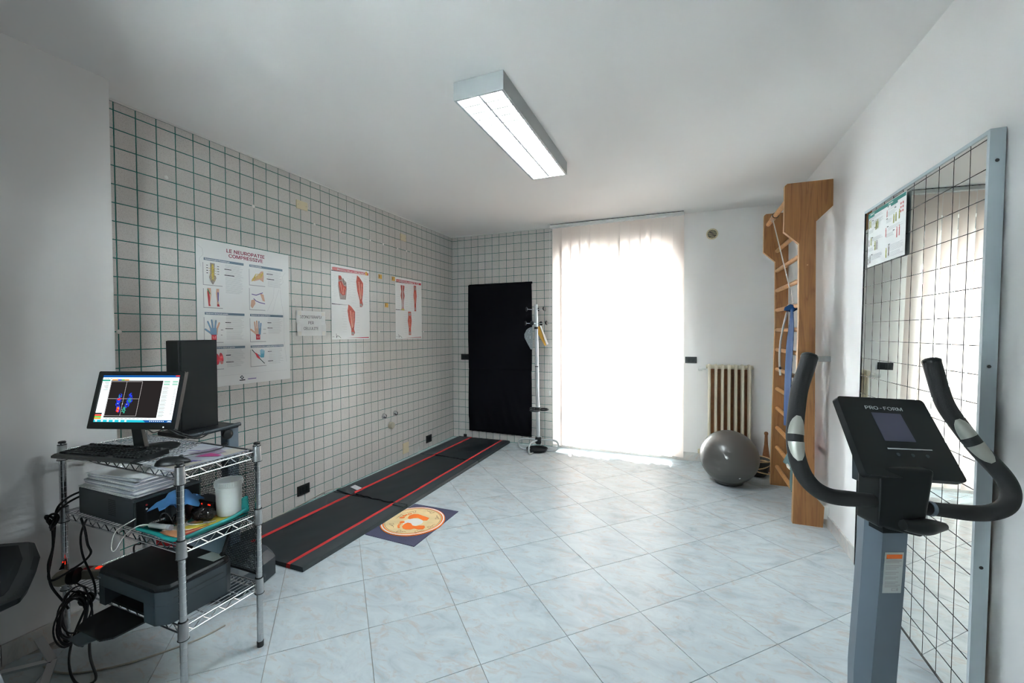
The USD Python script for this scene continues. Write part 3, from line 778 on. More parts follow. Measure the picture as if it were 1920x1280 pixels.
# ------------------------------------------------------------------ long padded mat along the tiled wall
def mlx(y):   # left and right edges of the mat
    return np.interp(y, [-3.2, -2.2, -.93, -.02], [.035, .045, .085, .10])
def mrx(y):
    return np.interp(y, [-3.2, -2.2, -.93, -.02], [.828, .850, .856, .858])
mt = thing('padded_mat', 'long black padded mat with two red stripes laid along the tiled wall', 'mat', (.46, -1.6, 0))
def band(u0, u1, y0, y1, z, seed, edge=None, wob=0, ny=36, nu=6, ends=True, over=0):
    """a lengthwise strip of a mat section between the fractions u0 and u1 of its width"""
    vv, ff = [], []
    ys = np.linspace(y0, y1, ny)
    us = np.linspace(u0, u1, nu)
    if edge == 'l': us = np.r_[u0, u0 + .004, np.linspace(u0 + .02, u1, nu - 1)]
    if edge == 'r': us = np.r_[np.linspace(u0, u1 - .03, nu - 1), u1 - .008, u1]
    for iy, y in enumerate(ys):
        a, b = mlx(y), mrx(y)
        for iu, u in enumerate(us):
            zz = z + over
            if edge == 'l': zz = (.001, z * .75, z)[min(iu, 2)]
            if edge == 'r': zz = z if iu < nu - 1 else ((z * .93, .001)[iu - nu + 1])
            w = wob * (meshkit.fbm(np.array([u * 9, y * 7, seed]), 3) - .5) * 2 if edge is None else 0
            if ends and iy in (0, ny - 1): zz = min(zz, .0015)
            yy = y
            if ends and iy == 1: yy = y0 + .004 * np.sign(y1 - y0)
            if ends and iy == ny - 2: yy = y1 - .004 * np.sign(y1 - y0)
            vv.append((a + (b - a) * u, yy, max(zz + w * (0 if (ends and iy in (0, ny - 1)) else 1), .0008)))
    n = len(us)
    for iy in range(len(ys) - 1):
        for iu in range(n - 1):
            k = iy * n + iu
            ff += [[k, k + 1, k + n + 1], [k, k + n + 1, k + n]]
    return trimesh.Trimesh(vv, ff, process=False)
for k, (y0, y1) in enumerate(((-3.20, -2.205), (-2.20, -.935), (-.93, -.035))):
    part(mt, 'core', band(.28, .83, y0, y1, .024 + .001 * k, k, wob=.0025, nu=14), 'mat_vinyl', smooth=30)
    part(mt, 'stripe', band(.235, .28, y0, y1, .025 + .001 * k, k + 3, nu=3), 'red_fabric', smooth=30)
    part(mt, 'stripe', band(.825, .868, y0, y1, .025 + .001 * k, k + 3, nu=3), 'red_fabric', smooth=30)
    part(mt, 'border', band(0, .236, y0, y1, .025 + .001 * k, k, edge='l'), 'mat_edge', smooth=30)
    part(mt, 'border', band(.867, 1, y0, y1, .028 + .001 * k, k, edge='r'), 'mat_edge', smooth=30)
def fold(y, z, amp, seed):
    pts = [(x, y + amp * (meshkit.fbm(np.array([x * 14, 0, seed]), 3) - .5) - .10 * (x - .05), z + amp * .3 * meshkit.noise(np.array([x * 22, 3, seed]))) for x in np.linspace(.30, .71, 30)]
    return tube(pts, .0045, 6)
part(mt, 'seam_fold', fold(-2.155, .025, .035, 1), 'black_cloth', smooth=40)
part(mt, 'seam_fold', fold(-.90, .026, .012, 2), 'black_cloth', smooth=40)
part(mt, 'strap', hull([(x, y + dy, z) for x, y in ((.075, -2.155), (.27, -2.19)) for dy in (-.022, .022) for z in (.028, .036)]), 'mat_edge')
part(mt, 'strap', hull([(x, y + dy, z) for x, y in ((.74, -2.235), (.855, -2.245)) for dy in (-.02, .02) for z in (.028, .036)]), 'mat_edge')
part(mt, 'touch_tape', hull([(.13, -2.07, .0285), (.245, -2.11, .0285), (.245, -2.05, .0285), (.13, -2.01, .0285), (.13, -2.07, .030), (.245, -2.11, .030), (.245, -2.05, .030), (.13, -2.01, .030)]), 'ink_pale', label='pale grey strip of touch tape')
solo('floor_cable', tube(spline([(.06, -3.72, .005), (.022, -3.40, .005), (.012, -3.0, .006), (.014, -2.62, .012), (.006, -2.40, .10 * .2), (.018, -2.25, .036), (.07, -2.13, .0385)], 60), .0036, 6), 'cord_beige', 'thin beige cable running along the foot of the tiled wall to the mat', 'cable', smooth=60)

part(mt, 'corner_tie', rbox(.185, .225, -.050, -.030, .026, .060, .004), 'black_rubber')
# navy carpet square and the round footprint rug
q = Polygon([(.862, -2.120), (1.270, -2.115), (1.268, -2.705), (.845, -2.690)])
sq = unary_union([q]).difference(sbox(0, -3, .0, 0))
solo('carpet_square', extr(sq, .0055), 'carpet_navy', 'navy carpet square lying half under the round footprint rug', 'carpet square')
rg = thing('round_rug', 'round cream rug with two orange footprints beside the long mat', 'rug', (1.045, -2.39, .0055))
C0 = (1.040, -2.395)
disc = lambda r: Point(*C0).buffer(r, 24).difference(sbox(.5, -3, .866, -2))
def rugp(name, poly, z, h, mat, label=None):
    part(rg, name, move(extr(poly, h), (0, 0, z)), mat, label=label)
rugp('binding', disc(.238), .0056, .006, 'rug_orange', 'orange binding')
rugp('pile_ring', disc(.232).difference(disc(.222)), .0112, .0016, 'rug_white')
rugp('ground', disc(.212), .0112, .0016, 'rug_cream')
rugp('rim_line', disc(.207).difference(disc(.2035)), .0126, .0005, 'wood_brown')
rugp('halo', ell(1.06, -2.425, .075, .060, 20).intersection(disc(.2)), .0127, .0006, 'rug_white')
Uf = [(.985, -2.383), (.97, -2.343), (.984, -2.308), (1.015, -2.296), (1.062, -2.307), (1.101, -2.315), (1.134, -2.324), (1.14, -2.361), (1.117, -2.372), (1.087, -2.36), (1.05, -2.346), (1.023, -2.362), (1.008, -2.388)]
Lf = [(1.03, -2.512), (1.021, -2.473), (1.03, -2.448), (1.057, -2.448), (1.088, -2.473), (1.12, -2.476), (1.137, -2.456), (1.172, -2.445), (1.19, -2.464), (1.194, -2.493), (1.162, -2.508), (1.128, -2.504), (1.113, -2.527), (1.081, -2.54), (1.052, -2.534)]
for f_ in (Uf, Lf):
    rugp('footprint', Polygon(f_).buffer(.008).buffer(-.006), .0134, .0009, 'rug_orange')
for (cx, cy, a, b_) in ((.937, -2.391, .021, .013), (.935, -2.36, .014, .011), (.939, -2.339, .009, .008), (.948, -2.32, .008, .008), (.959, -2.309, .007, .008),
                        (.985, -2.455, .019, .018), (.989, -2.489, .013, .009), (.997, -2.511, .011, .0075), (1.006, -2.526, .0095, .008), (1.019, -2.538, .008, .007)):
    rugp('toe', ell(cx, cy, a, b_, 25), .0134, .0009, 'rug_orange')
for (x, y) in ((.947, -2.275), (1.084, -2.225), (1.185, -2.290), (1.222, -2.431), (1.185, -2.530), (1.067, -2.577), (.945, -2.520), (.905, -2.377)):
    a = math.degrees(math.atan2(y - C0[1], x - C0[0])) - 90
    g = unary_union([stroke([(-.030, -.014), (-.024, .016), (-.006, .014), (-.004, -.006), (-.030, -.014)], .0030), stroke([(.002, -.010), (.008, .004), (.014, -.006), (.022, .004), (.040, -.002)], .0030)])
    rugp('scribble', affinity.translate(affinity.rotate(g, a + 180, origin=(0, 0)), x, y), .0128, .0005, 'wood_brown')

# ------------------------------------------------------------------ coat stand
cs = thing('coat_stand', 'grey metal coat stand with black knobs between black cloth and blind', 'coat stand', (1.30, -.235, 0))
top, bot = np.array([1.278, -.222, 1.756]), np.array([1.308, -.238, .13])
pole = lambda z: bot + (top - bot) * (z - .13) / (1.756 - .13)
part(cs, 'pole', cyl(pole(.10), pole(1.01), .0215, 20), 'silver_paint', smooth=40)
part(cs, 'pole', cyl(pole(1.016), pole(1.756), .0215, 20), 'silver_paint', smooth=40)
part(cs, 'joint_ring', cyl(pole(1.008), pole(1.018), .0222, 20), 'black_plastic', smooth=40)
part(cs, 'hub', lathe([(0, 0), (.030, 0), (.038, .012), (.038, .07), (.030, .082), (0, .082)], 24, pole(.085) - [0, 0, .0]), 'black_plastic', smooth=40)
hb = pole(.13)
for ang in (8, 98, 188, 262):
    d = np.array([math.cos(math.radians(ang)), math.sin(math.radians(ang)), 0])
    L = .245 if ang != 98 else .19
    pts = [hb + d * .03 + [0, 0, .0], hb + d * (L - .07) + [0, 0, .005], hb + d * (L - .02) + [0, 0, -.012], hb + d * L + [0, 0, -.058], hb + d * (L - .02) + [0, 0, -.103], hb + d * (L - .07) + [0, 0, -.1195], hb + d * .10 + [0, 0, -.1195]]
    part(cs, 'foot_loop', tube(spline(pts, 40), .0105, 10), 'silver_paint', smooth=60)
part(cs, 'drip_tray', lathe([(0, .012), (.105, .012), (.125, .034), (.130, .034), (.112, .004), (0, .004)], 32, (1.30, -.26, .001)), 'black_plastic', smooth=35)
rz = pole(.50)
part(cs, 'umbrella_holder', [lathe([(.022, -.018), (.034, -.016), (.034, .022), (.022, .024)], 20, rz)] + [tube([rz + [math.cos(a) * .07 + .055 * math.cos(q), math.sin(a) * .07 + .055 * math.sin(q), -.004] for q in np.linspace(0, 2 * np.pi, 24, endpoint=False)], .0095, 8, closed=True) for a in np.radians([20, 140, 260])], 'black_plastic', smooth=50)
for z, dirs in ((1.695, ((-14, .115, 0), (22, .10, 1), (185, .11, 0), (100, .10, 1))), (1.525, ((-8, .13, 1), (186, .125, 0), (262, .10, 1), (60, .07, 1)))):
    for ang, L, kn in dirs:
        if ang == -14: ang = -18
        d = np.array([math.cos(math.radians(ang)), math.sin(math.radians(ang)), .06])
        a = pole(z)
        h = part(cs, 'hook', cyl(a + d * .015, a + d * L, .0055, 10), 'silver_paint', smooth=40)
        part(h, 'knob', lathe([(0, 0), (.021, .001), (.026, .008), (.026, .014), (.020, .021), (0, .023)], 18, a + d * (L - .004), tuple(d / np.linalg.norm(d))), 'black_plastic', smooth=40)
part(cs, 'collar', cyl(pole(1.462), pole(1.488), .0245, 20), 'black_plastic', smooth=40)
def visor(name, cx, cy, z1, z0, ang, R_, mat, label, w0, w1):
    t = thing(name, label, 'face shield', (cx, cy, z0))
    vv, ff = [], []
    nz, nu = 10, 12
    for iz in range(nz):
        w = iz / (nz - 1); z = z1 + (z0 - z1) * w
        for iu in range(nu):
            q = (iu / (nu - 1) - .5) * 2
            a = math.radians(ang) + q * (w0 + (w1 - w0) * w)
            vv.append((cx + R_ * math.cos(a), cy + R_ * math.sin(a), z + .02 * q * q * (w > .9)))
    for iz in range(nz - 1):
        for iu in range(nu - 1):
            a = iz * nu + iu
            ff += [[a, a + 1, a + nu + 1], [a, a + nu + 1, a + nu]]
    s = trimesh.Trimesh(vv, ff, process=False)
    part(t, 'visor', s, mat, smooth=True)
    part(t, 'headband', tube([(cx + R_ * 1.01 * math.cos(a), cy + R_ * 1.01 * math.sin(a), z1) for a in np.linspace(math.radians(ang) - w0, math.radians(ang) + w0, 14)], .006, 6), 'black_plastic', smooth=60)
t = thing('face_shield', 'clear curved face shield hanging on the left of the coat stand', 'face shield', (1.22, -.27, 1.22))
ER = np.array([RIGHT[0], RIGHT[1], 0]); ER /= np.linalg.norm(ER); EF = np.array([-ER[1], ER[0], 0])
vp_ = Polygon([(.0, 1.478), (-.030, 1.468), (-.066, 1.440), (-.088, 1.400), (-.086, 1.362), (-.050, 1.290), (-.012, 1.222), (.002, 1.225), (.008, 1.34)]).buffer(.004)
sv = extr(vp_, .002)
sv = sv.subdivide_to_size(.03)
sv.vertices = np.array([np.array([1.243, -.268, 0]) + ER * x + np.array([0, 0, y]) + EF * (z - 1.6 * (x + .04) ** 2 * 4) for x, y, z in sv.vertices])
part(t, 'visor', sv, 'clear_plastic')
part(t, 'headband', tube(spline([np.array([1.243, -.268, 0]) + ER * x + np.array([0, 0, z]) for x, z in ((.002, 1.482), (-.032, 1.472), (-.070, 1.443))], 12), .0045, 6), 'steel_dull', smooth=60)
t = thing('folder', 'orange and white plastic folder hanging at a slant on the right of the coat stand', 'folder', (1.36, -.20, 1.25))
part(t, 'cover', hull([(1.312, -.250, 1.490), (1.330, -.225, 1.500), (1.392, -.230, 1.262), (1.412, -.205, 1.275), (1.316, -.245, 1.490), (1.396, -.225, 1.262), (1.318, -.262, 1.40)]), 'tag_orange')
part(t, 'pages', hull([(1.330, -.240, 1.502), (1.342, -.222, 1.506), (1.408, -.224, 1.272), (1.428, -.200, 1.282), (1.338, -.250, 1.500), (1.416, -.234, 1.272)]), 'paper')

# ------------------------------------------------------------------ radiator
rd = thing('radiator', 'cream column radiator on the white wall behind the grey ball', 'radiator', (3.36, -.09, .09))
for k in range(7):
    x = 3.178 + k * .0622
    ms = []
    for y in (-.150, -.100, -.050):
        ms.append(tube([(x, y, .135), (x, y, 1.045)], .0122, 10))
    for z in (.128, 1.050):
        ms.append(rbox(x - .0165, x + .0165, -.164, -.036, z - .026, z + .026, .012))
        ms.append(cyl((x - .033, -.1, z), (x + .033, -.1, z), .021, 14))
    part(rd, 'column', ms, 'radiator_cream', smooth=35)
part(rd, 'backing_panel', box(3.185, 3.555, -.020, -.004, .16, 1.02), 'wood_brown', label='brown panel between radiator and wall')
for z in (1.028, .238 - .10):
    part(rd, 'valve', [cyl((3.145, -.1, z), (3.095, -.1, z), .013, 12), lathe([(0, 0), (.022, 0), (.026, .006), (.026, .034), (.020, .042), (0, .042)], 16, (3.110, -.1, z), (-1, 0, 0)), cyl((3.098, -.1, z), (3.098, -.006, z), .010, 10)], 'cream_plastic' if z < .5 else 'white_plastic', smooth=40)
part(rd, 'vent_plug', [cyl((3.55, -.1, 1.05), (3.588, -.1, 1.04), .012, 10), cyl((3.583, -.112, 1.036), (3.583, -.126, 1.036), .005, 8)], 'radiator_cream', smooth=40)
part(rd, 'bracket', [box(3.21, 3.225, -.06, 0, .95, .975), box(3.50, 3.515, -.06, 0, .95, .975)], 'wood_brown')

# ------------------------------------------------------------------ exercise ball
M['ball_ribbed'] = usdkit.material(stage, '/World/Looks/ball_ribbed', {
    'g': ('geometry', {}), 'mp': ('mapping', {'mapping_type': 'point', 'rotation': (.08, -.10, 0), 'scale': (1.4, 1.4, 42.0)}), 'n': ('noise_texture', {'scale': 1.0, 'detail': 2, 'distortion': .3}),
    'b': ('bump', {'strength': .30, 'distance': .006}), 'p': ('principled_bsdf', {'base_color': (.105, .100, .092), 'roughness': .34, 'metallic': .25, 'specular_ior_level': .5, 'coat_weight': .2, 'coat_roughness': .15})},
    [('g.position', 'mp.vector'), ('mp.vector', 'n.vector'), ('n.fac', 'b.height'), ('b.normal', 'p.normal')], surface='p.BSDF')
eb = thing('exercise_ball', 'large dark grey gym ball on the marble floor in front of the radiator', 'exercise ball', (3.321, -.615, 0))
s = trimesh.creation.uv_sphere(.252, count=[64, 64])
v = s.vertices.copy()
v[:, 2] *= .975
flat = -.245
v[:, 2] = np.where(v[:, 2] < flat + .03, flat + (v[:, 2] - flat) * .35 + .0, v[:, 2])
v[:, 2] -= v[:, 2].min()
s.vertices = v + [3.321, -.615, .0005]
part(eb, 'ball', s, 'ball_ribbed', smooth=True)
nrm = np.array([.27, -.78, -.52]); nrm /= np.linalg.norm(nrm)
part(eb, 'plug', lathe([(0, .006), (.007, .005), (.010, .001), (.010, -.006), (0, -.006)], 12, np.array([3.321, -.615, .246]) + nrm * .247, tuple(nrm)), 'paper', smooth=40)

# basket, hoops and club between ball and wall bars
bk = thing('basket', 'dark basket with pale wooden hoops beside the ball', 'basket', (3.60, -.29, 0))
bc = np.array([3.60, -.285, 0])
part(bk, 'bowl', lathe([(.0, .004), (.07, .004), (.090, .03), (.120, .165), (.114, .165), (.084, .034), (0, .014)], 28, bc), 'wicker_dark', smooth=35)
for (z, r_, tx, ty) in ((.165, .118, 0, 0), (.105, .108, 6, -14), (.045, .112, -10, 10)):
    m = tube([(r_ * math.cos(a), r_ * math.sin(a), 0) for a in np.linspace(0, 2 * np.pi, 36, endpoint=False)], .0065, 6, closed=True)
    part(bk, 'hoop', move(rot(rot(m, tx, (1, 0, 0)), ty, (0, 1, 0)), bc + [0, 0, z]), 'wood_pale', smooth=60)
solo('wooden_club', lathe([(0, 0), (.040, 0), (.040, .02), (.036, .13), (.017, .27), (.0135, .365), (.018, .375), (.019, .386), (.013, .398), (0, .402)], 20, (3.705, -.10, .0)), 'wood_brown', 'brown wooden club standing against the wall behind the basket', 'wooden club', smooth=40)

# ------------------------------------------------------------------ wall bars
wbz = thing('gym_ladder', 'tall beech wall bars with round rungs fixed to the right wall', 'wall bars', (3.77, -.94, 0))
prof = Polygon([(3.672, .0), (3.860, .0), (3.868, .150), (3.806, .225), (3.800, 2.207), (3.8995, 2.309), (3.8995, 2.497), (3.622, 2.499), (3.606, 2.485), (3.603, 2.150), (3.697, 2.056), (3.700, 1.5)])
prof = prof.buffer(-.004).buffer(.004, 3)
U_, V_, N_ = np.array([1, 0, 0.]), np.array([0, 0, 1.]), np.array([0, -1., 0])
for y in (-1.345, -.490):
    core = frame(extr(prof.buffer(-.0015), .040), (0, y, 0), U_, V_, N_)
    pp = part(wbz, 'side_panel', core, 'beech')
    rim = prof.difference(prof.buffer(-.0016))
    part(pp, 'edge_band', frame(extr(rim, .039), (0, y - .0005, 0), U_, V_, N_), 'beech_edge')
for k in range(12):
    z = .173 + .180 * k
    x = 3.726 - .0013 * k
    part(wbz, 'rung', [tube([(x, y, z) for y in np.linspace(-1.350, -.525, 8)], .0175, 12)], 'beech_rung', smooth=60)
part(wbz, 'top_rung', tube([(3.640, -1.350, 2.402), (3.640, -.525, 2.402)], .0195, 14), 'beech_rung', smooth=60)
part(wbz, 'rubber_ring', tube([(3.640 + .0215 * math.cos(a), -.86, 2.402 + .0215 * math.sin(a)) for a in np.linspace(0, 2 * np.pi, 18, endpoint=False)], .004, 6, closed=True), 'black_rubber', smooth=60)
part(wbz, 'rubber_ring', tube([(3.640 + .0205 * math.cos(a), -.72, 2.402 + .0205 * math.sin(a)) for a in np.linspace(0, 2 * np.pi, 18, endpoint=False)], .0025, 6, closed=True), 'wood_pale', smooth=60)
part(wbz, 'wall_bracket', rbox(3.862, 3.899, -1.372, -1.352, .06, .15, .002), 'white_plastic')
part(wbz, 'wall_bracket', rbox(3.800, 3.899, -1.372, -1.352, 1.20, 1.24, .002), 'steel_dull')
for z in (.45, 1.2, 1.9):
    part(wbz, 'screw_plug', lathe([(0, .0012), (.005, .0012), (.005, 0)], 10, (3.75, -1.3853, z), (0, -1, 0)), 'beech_edge')

# things hung on the bars
ps = thing('pulley_strap', 'pale grey strap slanting down from the top rung of the wall bars', 'strap', (3.67, -1.05, 1.62))
a_, b_ = np.array([3.628, -.80, 2.39]), np.array([3.695, -1.245, 1.632])
d_ = (b_ - a_) / np.linalg.norm(b_ - a_)
sd = np.cross(d_, [1, 0, 0]); sd /= np.linalg.norm(sd)
part(ps, 'webbing', hull([p_ + sd * s_ + np.array([1, 0, 0]) * w_ for p_ in (a_, b_) for s_ in (-.011, .011) for w_ in (-.0015, .0015)]), 'cord_white')
part(ps, 'webbing', hull([p_ + sd * s_ + np.array([1, 0, 0]) * w_ for p_ in (a_, b_) for s_ in (-.0035, .0035) for w_ in (-.0035, -.0015)]), 'steel_dull')
part(ps, 'buckle', tube([a_ + [.012 * math.cos(q), 0, .028 * math.sin(q)] for q in np.linspace(0, 2 * np.pi, 16, endpoint=False)], .003, 6, closed=True), 'steel_dull', smooth=60)
wr_ = thing('cord', 'white cord looped round a rung and hanging beside the blue exercise band', 'cord', (3.69, -1.05, 1.1))
part(wr_, 'loop', tube([(3.717 + .027 * math.cos(q), -1.075 + .006 * math.sin(2 * q), 1.615 + .027 * math.sin(q)) for q in np.linspace(0, 2 * np.pi, 20, endpoint=False)], .006, 6, closed=True), 'cord_white', smooth=60)
part(wr_, 'tail', tube(spline([(3.665, -1.185, 1.57), (3.662, -1.10, 1.48), (3.660, -1.010, 1.37), (3.660, -.958, 1.24), (3.660, -.968, 1.12), (3.660, -.99, 1.06)], 40), .008, 8), 'cord_white', smooth=60)
part(wr_, 'aglet', cyl((3.660, -.975, 1.12), (3.660, -.99, 1.118), .010, 8), 'cord_black', smooth=40)
def ribbon(path_l, path_r, x0, thick=.003, n=40, wave=.006, seed=0):
    L, R_ = spline(path_l, n), spline(path_r, n)
    vv, ff = [], []
    m = 7
    for i in range(n):
        for j in range(m):
            q = j / (m - 1)
            p_ = L[i] * (1 - q) + R_[i] * q
            off = wave * math.sin(q * 7 + i * .12 + seed)
            vv.append(p_ + [off, 0, 0])
    k0 = len(vv)
    vv += [v_ + np.array([thick, 0, 0]) for v_ in vv]
    for i in range(n - 1):
        for j in range(m - 1):
            a = i * m + j
            ff += [[a, a + m, a + m + 1], [a, a + m + 1, a + 1], [k0 + a, k0 + a + m + 1, k0 + a + m], [k0 + a, k0 + a + 1, k0 + a + m + 1]]
    for i in range(n - 1):
        for j in (0, m - 1):
            a = i * m + j
            ff += [[a, k0 + a, k0 + a + m], [a, k0 + a + m, a + m]]
    for i in (0, n - 1):
        for j in range(m - 1):
            a = i * m + j
            ff += [[a, a + 1, k0 + a + 1], [a, k0 + a + 1, k0 + a]]
    return trimesh.Trimesh(vv, ff, process=False)
bb_ = thing('exercise_band', 'blue elastic exercise band knotted on a rung of the wall bars', 'exercise band', (3.69, -1.15, .68))
part(bb_, 'knot', [hull([np.array([3.690, -1.195, 1.600]) + u for u in np.random.default_rng(3).normal(0, .016, (30, 3))]), hull([np.array([3.680, -1.13, 1.595]) + u * [.5, 1.3, .6] for u in np.random.default_rng(4).normal(0, .013, (24, 3))])], 'blue_band', smooth=50)
part(bb_, 'tail', ribbon([(3.690, -1.185, 1.60), (3.688, -1.11, 1.47), (3.686, -1.04, 1.34), (3.685, -1.015, 1.15), (3.685, -1.02, .90), (3.685, -1.035, .66)],
                         [(3.690, -1.225, 1.60), (3.688, -1.255, 1.47), (3.686, -1.262, 1.34), (3.685, -1.262, 1.15), (3.685, -1.250, .90), (3.685, -1.235, .68)], 0, wave=.007), 'blue_band', smooth=40)
solo('exercise_band', ribbon([(3.745, -.985, .70), (3.745, -.980, .55), (3.745, -.985, .40)], [(3.745, -1.22, .72), (3.745, -1.22, .55), (3.745, -1.17, .36)], 0, seed=2), 'red_band', 'red elastic exercise band hanging behind the rungs of the wall bars', 'exercise band', smooth=40, group=None)
cg = thing('cloth', 'grey-green cloth draped over a low rung of the wall bars', 'cloth', (3.70, -1.15, .2))
part(cg, 'drape', ribbon([(3.690, -1.19, .56), (3.690, -1.09, .45), (3.690, -.99, .345)], [(3.690, -1.262, .56), (3.690, -1.275, .46), (3.690, -1.275, .36)], 0, thick=.008, wave=.006), 'cloth_greygreen', smooth=40)
part(cg, 'hem', ribbon([(3.689, -.985, .362), (3.689, -.985, .340)], [(3.689, -1.275, .372), (3.689, -1.275, .350)], 0, thick=.009, n=6), 'paper_warm', smooth=40)
part(cg, 'tail', ribbon([(3.690, -1.245, .41), (3.690, -1.225, .34), (3.690, -1.235, .20)], [(3.690, -1.285, .41), (3.690, -1.29, .34), (3.690, -1.285, .20)], 0, thick=.006, seed=1), 'cloth_greygreen', smooth=40)
# ------------------------------------------------------------------ grid mirror standing on the skirting of the right wall
MY0, MY1 = -3.125, -2.085          # near and far edge
ZB, ZT = .088, 2.085
XB, XT = 3.826, 3.856              # the plane leans back a little
mp = lambda y, z, d=0: np.array([XB + (XT - XB) * (z - ZB) / (ZT - ZB) + d, y, z])
mr = thing('grid_mirror', 'large posture mirror with black grid lines in a grey frame on right wall', 'mirror', (3.84, (MY0 + MY1) / 2, ZB))
def mbar(y0, y1, z0, z1, d0, d1):
    return hull([mp(y, z, d) for y in (y0, y1) for z in (z0, z1) for d in (d0, d1)])
part(mr, 'glass', mbar(MY0 + .006, MY1 - .004, ZB + .006, ZT - .006, .004, .009), 'mirror_glass')
part(mr, 'backing_board', mbar(MY0 + .004, MY1 - .004, ZB + .004, ZT - .004, .010, .024), 'wood_pale')
part(mr, 'side_rail', mbar(MY0, MY0 + .014, ZB, ZT, 0, .040), 'mirror_frame')
part(mr, 'side_rail', mbar(MY1 - .006, MY1, ZB, ZT, .001, .040), 'black_plastic')
part(mr, 'top_rail', mbar(MY0 + .014, MY1 - .006, ZT - .013, ZT, 0, .040), 'mirror_frame')
part(mr, 'bottom_rail', mbar(MY0 + .014, MY1 - .006, ZB, ZB + .006, .001, .040), 'black_plastic')
for z in (1.98, 1.30, .62, .16):
    c = mp(MY0, z, .020)
    part(mr, 'screw', lathe([(0, .0022), (.005, .0012), (.0058, 0)], 10, c, (0, -1, 0)), 'ink_black')
gl = []
pg = .0985
k = 1
while MY0 + .010 + k * pg < MY1 - .02:
    y = MY0 + .010 + k * pg
    gl.append(hull([mp(y + s_ * .0006, z, d) for s_ in (-1, 1) for z in (ZB + .007, ZT - .014) for d in (.0032, .0039)])); k += 1
for j in range(1, 21):
    z = ZB + j * pg
    gl.append(hull([mp(y, z + s_ * .0010, d) for s_ in (-1, 1) for y in (MY0 + .014, MY1 - .006) for d in (.0028, .0036)]))
part(mr, 'grid_lines', gl, 'ink_black')
part(mr, 'wall_hook', [box(3.892, 3.9, MY0 + .1, MY0 + .14, 1.9, 2.0), box(3.892, 3.9, MY1 - .14, MY1 - .1, 1.9, 2.0)], 'steel_dull')

# exercise sheet taped to the mirror's far top corner
es = thing('exercise_sheet', 'paper exercise sheet with teal heading taped to the mirror top corner', 'sheet', (3.84, -2.37, 1.75))
nx_ = np.array([-1.0, 0, .015]); nx_ /= np.linalg.norm(nx_)
SB = mp(-2.155, 1.765, .0)
b = Board(es, SB, (0, -1, 0), mp(-2.155, 2.0) - mp(-2.155, 1.0), nx_)
SW, SH = .425, .288
paper_sheet(b, SW / 2 - .0015, SH, 'paper', lift=.002)
b2 = Board(es, SB + np.array([0, -1, 0]) * (SW / 2 + .0015), (0, -1, 0), mp(-2.155, 2.0) - mp(-2.155, 1.0), nx_)
paper_sheet(b2, SW / 2 - .0015, SH, 'paper', lift=.004)
b.poly('heading', [sbox(.004, SH - .020, SW - .006, SH - .003), sbox(.004, SH - .028, .08, SH - .019), sbox(.27, SH - .030, .34, SH - .019)], 'print_teal', .0050)
b.text('heading_text', [('ESERCIZI', .007, .030, SH - .016, True, .05, False), ('COLONNA', .007, .245, SH - .016, True, .05, False)], 'paper', .0056)
b.poly('panel_heading', [sbox(x, y, x + .016, y + .0035) for x, y in ((.055, .238), (.085, .195), (.055, .148), (.085, .10), (.055, .058), (.235, .262), (.31, .240), (.225, .205), (.235, .165), (.30, .135), (.255, .075))], 'ink_black', .0052)
tl_ = []
for (u0, u1, v1, v0, sd) in ((.014, .19, .258, .245, 1), (.06, .19, .234, .215, 2), (.010, .08, .192, .178, 3), (.06, .19, .145, .130, 4), (.010, .08, .096, .082, 5), (.06, .19, .055, .030, 6), (.24, .345, .254, .244, 7), (.225, .34, .236, .216, 8), (.225, .29, .200, .182, 9), (.25, .40, .160, .146, 10), (.225, .31, .130, .112, 11), (.25, .41, .070, .040, 12), (.25, .41, .034, .014, 13)):
    tl_ += lines(u0, u1, v1, v0, .0046, .0018, sd)
b.poly('text_lines', tl_, 'ink_pale', .0050)
def fig(u, v, h, mat):
    return [ell(u, v + h * .88, h * .075, h * .09), Polygon([(u - h * .11, v + h * .78), (u + h * .11, v + h * .78), (u + h * .09, v + h * .40), (u + h * .12, v), (u + h * .02, v), (u, v + h * .3), (u - h * .03, v), (u - h * .12, v), (u - h * .09, v + h * .4)])]
for (u, v, h, mt_) in ((.020, .205, .046, 'print_olive'), (.037, .207, .046, 'print_olive'), (.105, .183, .048, 'print_olive'), (.125, .186, .048, 'print_olive'), (.022, .110, .038, 'print_bone'), (.048, .112, .044, 'print_olive'), (.100, .078, .050, 'print_olive'), (.122, .078, .050, 'print_bone'),
                       (.016, .014, .042, 'print_bone'), (.040, .018, .044, 'print_bone'), (.232, .215, .036, 'print_pink'), (.305, .170, .044, 'print_olive'), (.328, .174, .044, 'print_olive'), (.362, .178, .046, 'print_olive'), (.225, .120, .046, 'print_pink'), (.342, .095, .052, 'print_pink'), (.366, .099, .052, 'print_pink'), (.234, .016, .050, 'print_olive'), (.262, .022, .056, 'print_bone')):
    b.poly('figure', fig(u, v, h, mt_), mt_, .0054)
b.poly('figure', [ell(.385 + .010 * s_, .244 - .018 * r_, .007, .006) for s_ in (-1, 1) for r_ in range(3)], 'print_pink', .0054)

# ------------------------------------------------------------------ exercise bike (console, handlebars and column)
bike = thing('exercise_bike', 'exercise bike with black console, black looped handlebars and a grey column', 'exercise bike', (3.37, -3.60, 0))
E_ = np.array([RIGHT[0], RIGHT[1], 0]); E_ /= np.linalg.norm(E_)     # across the bike
G_ = np.array([-E_[1], E_[0], 0])                                     # the bike's forward direction
def lp(c, e, g, z): return np.array([c[0], c[1], 0]) + E_ * e + G_ * g + np.array([0, 0, z])
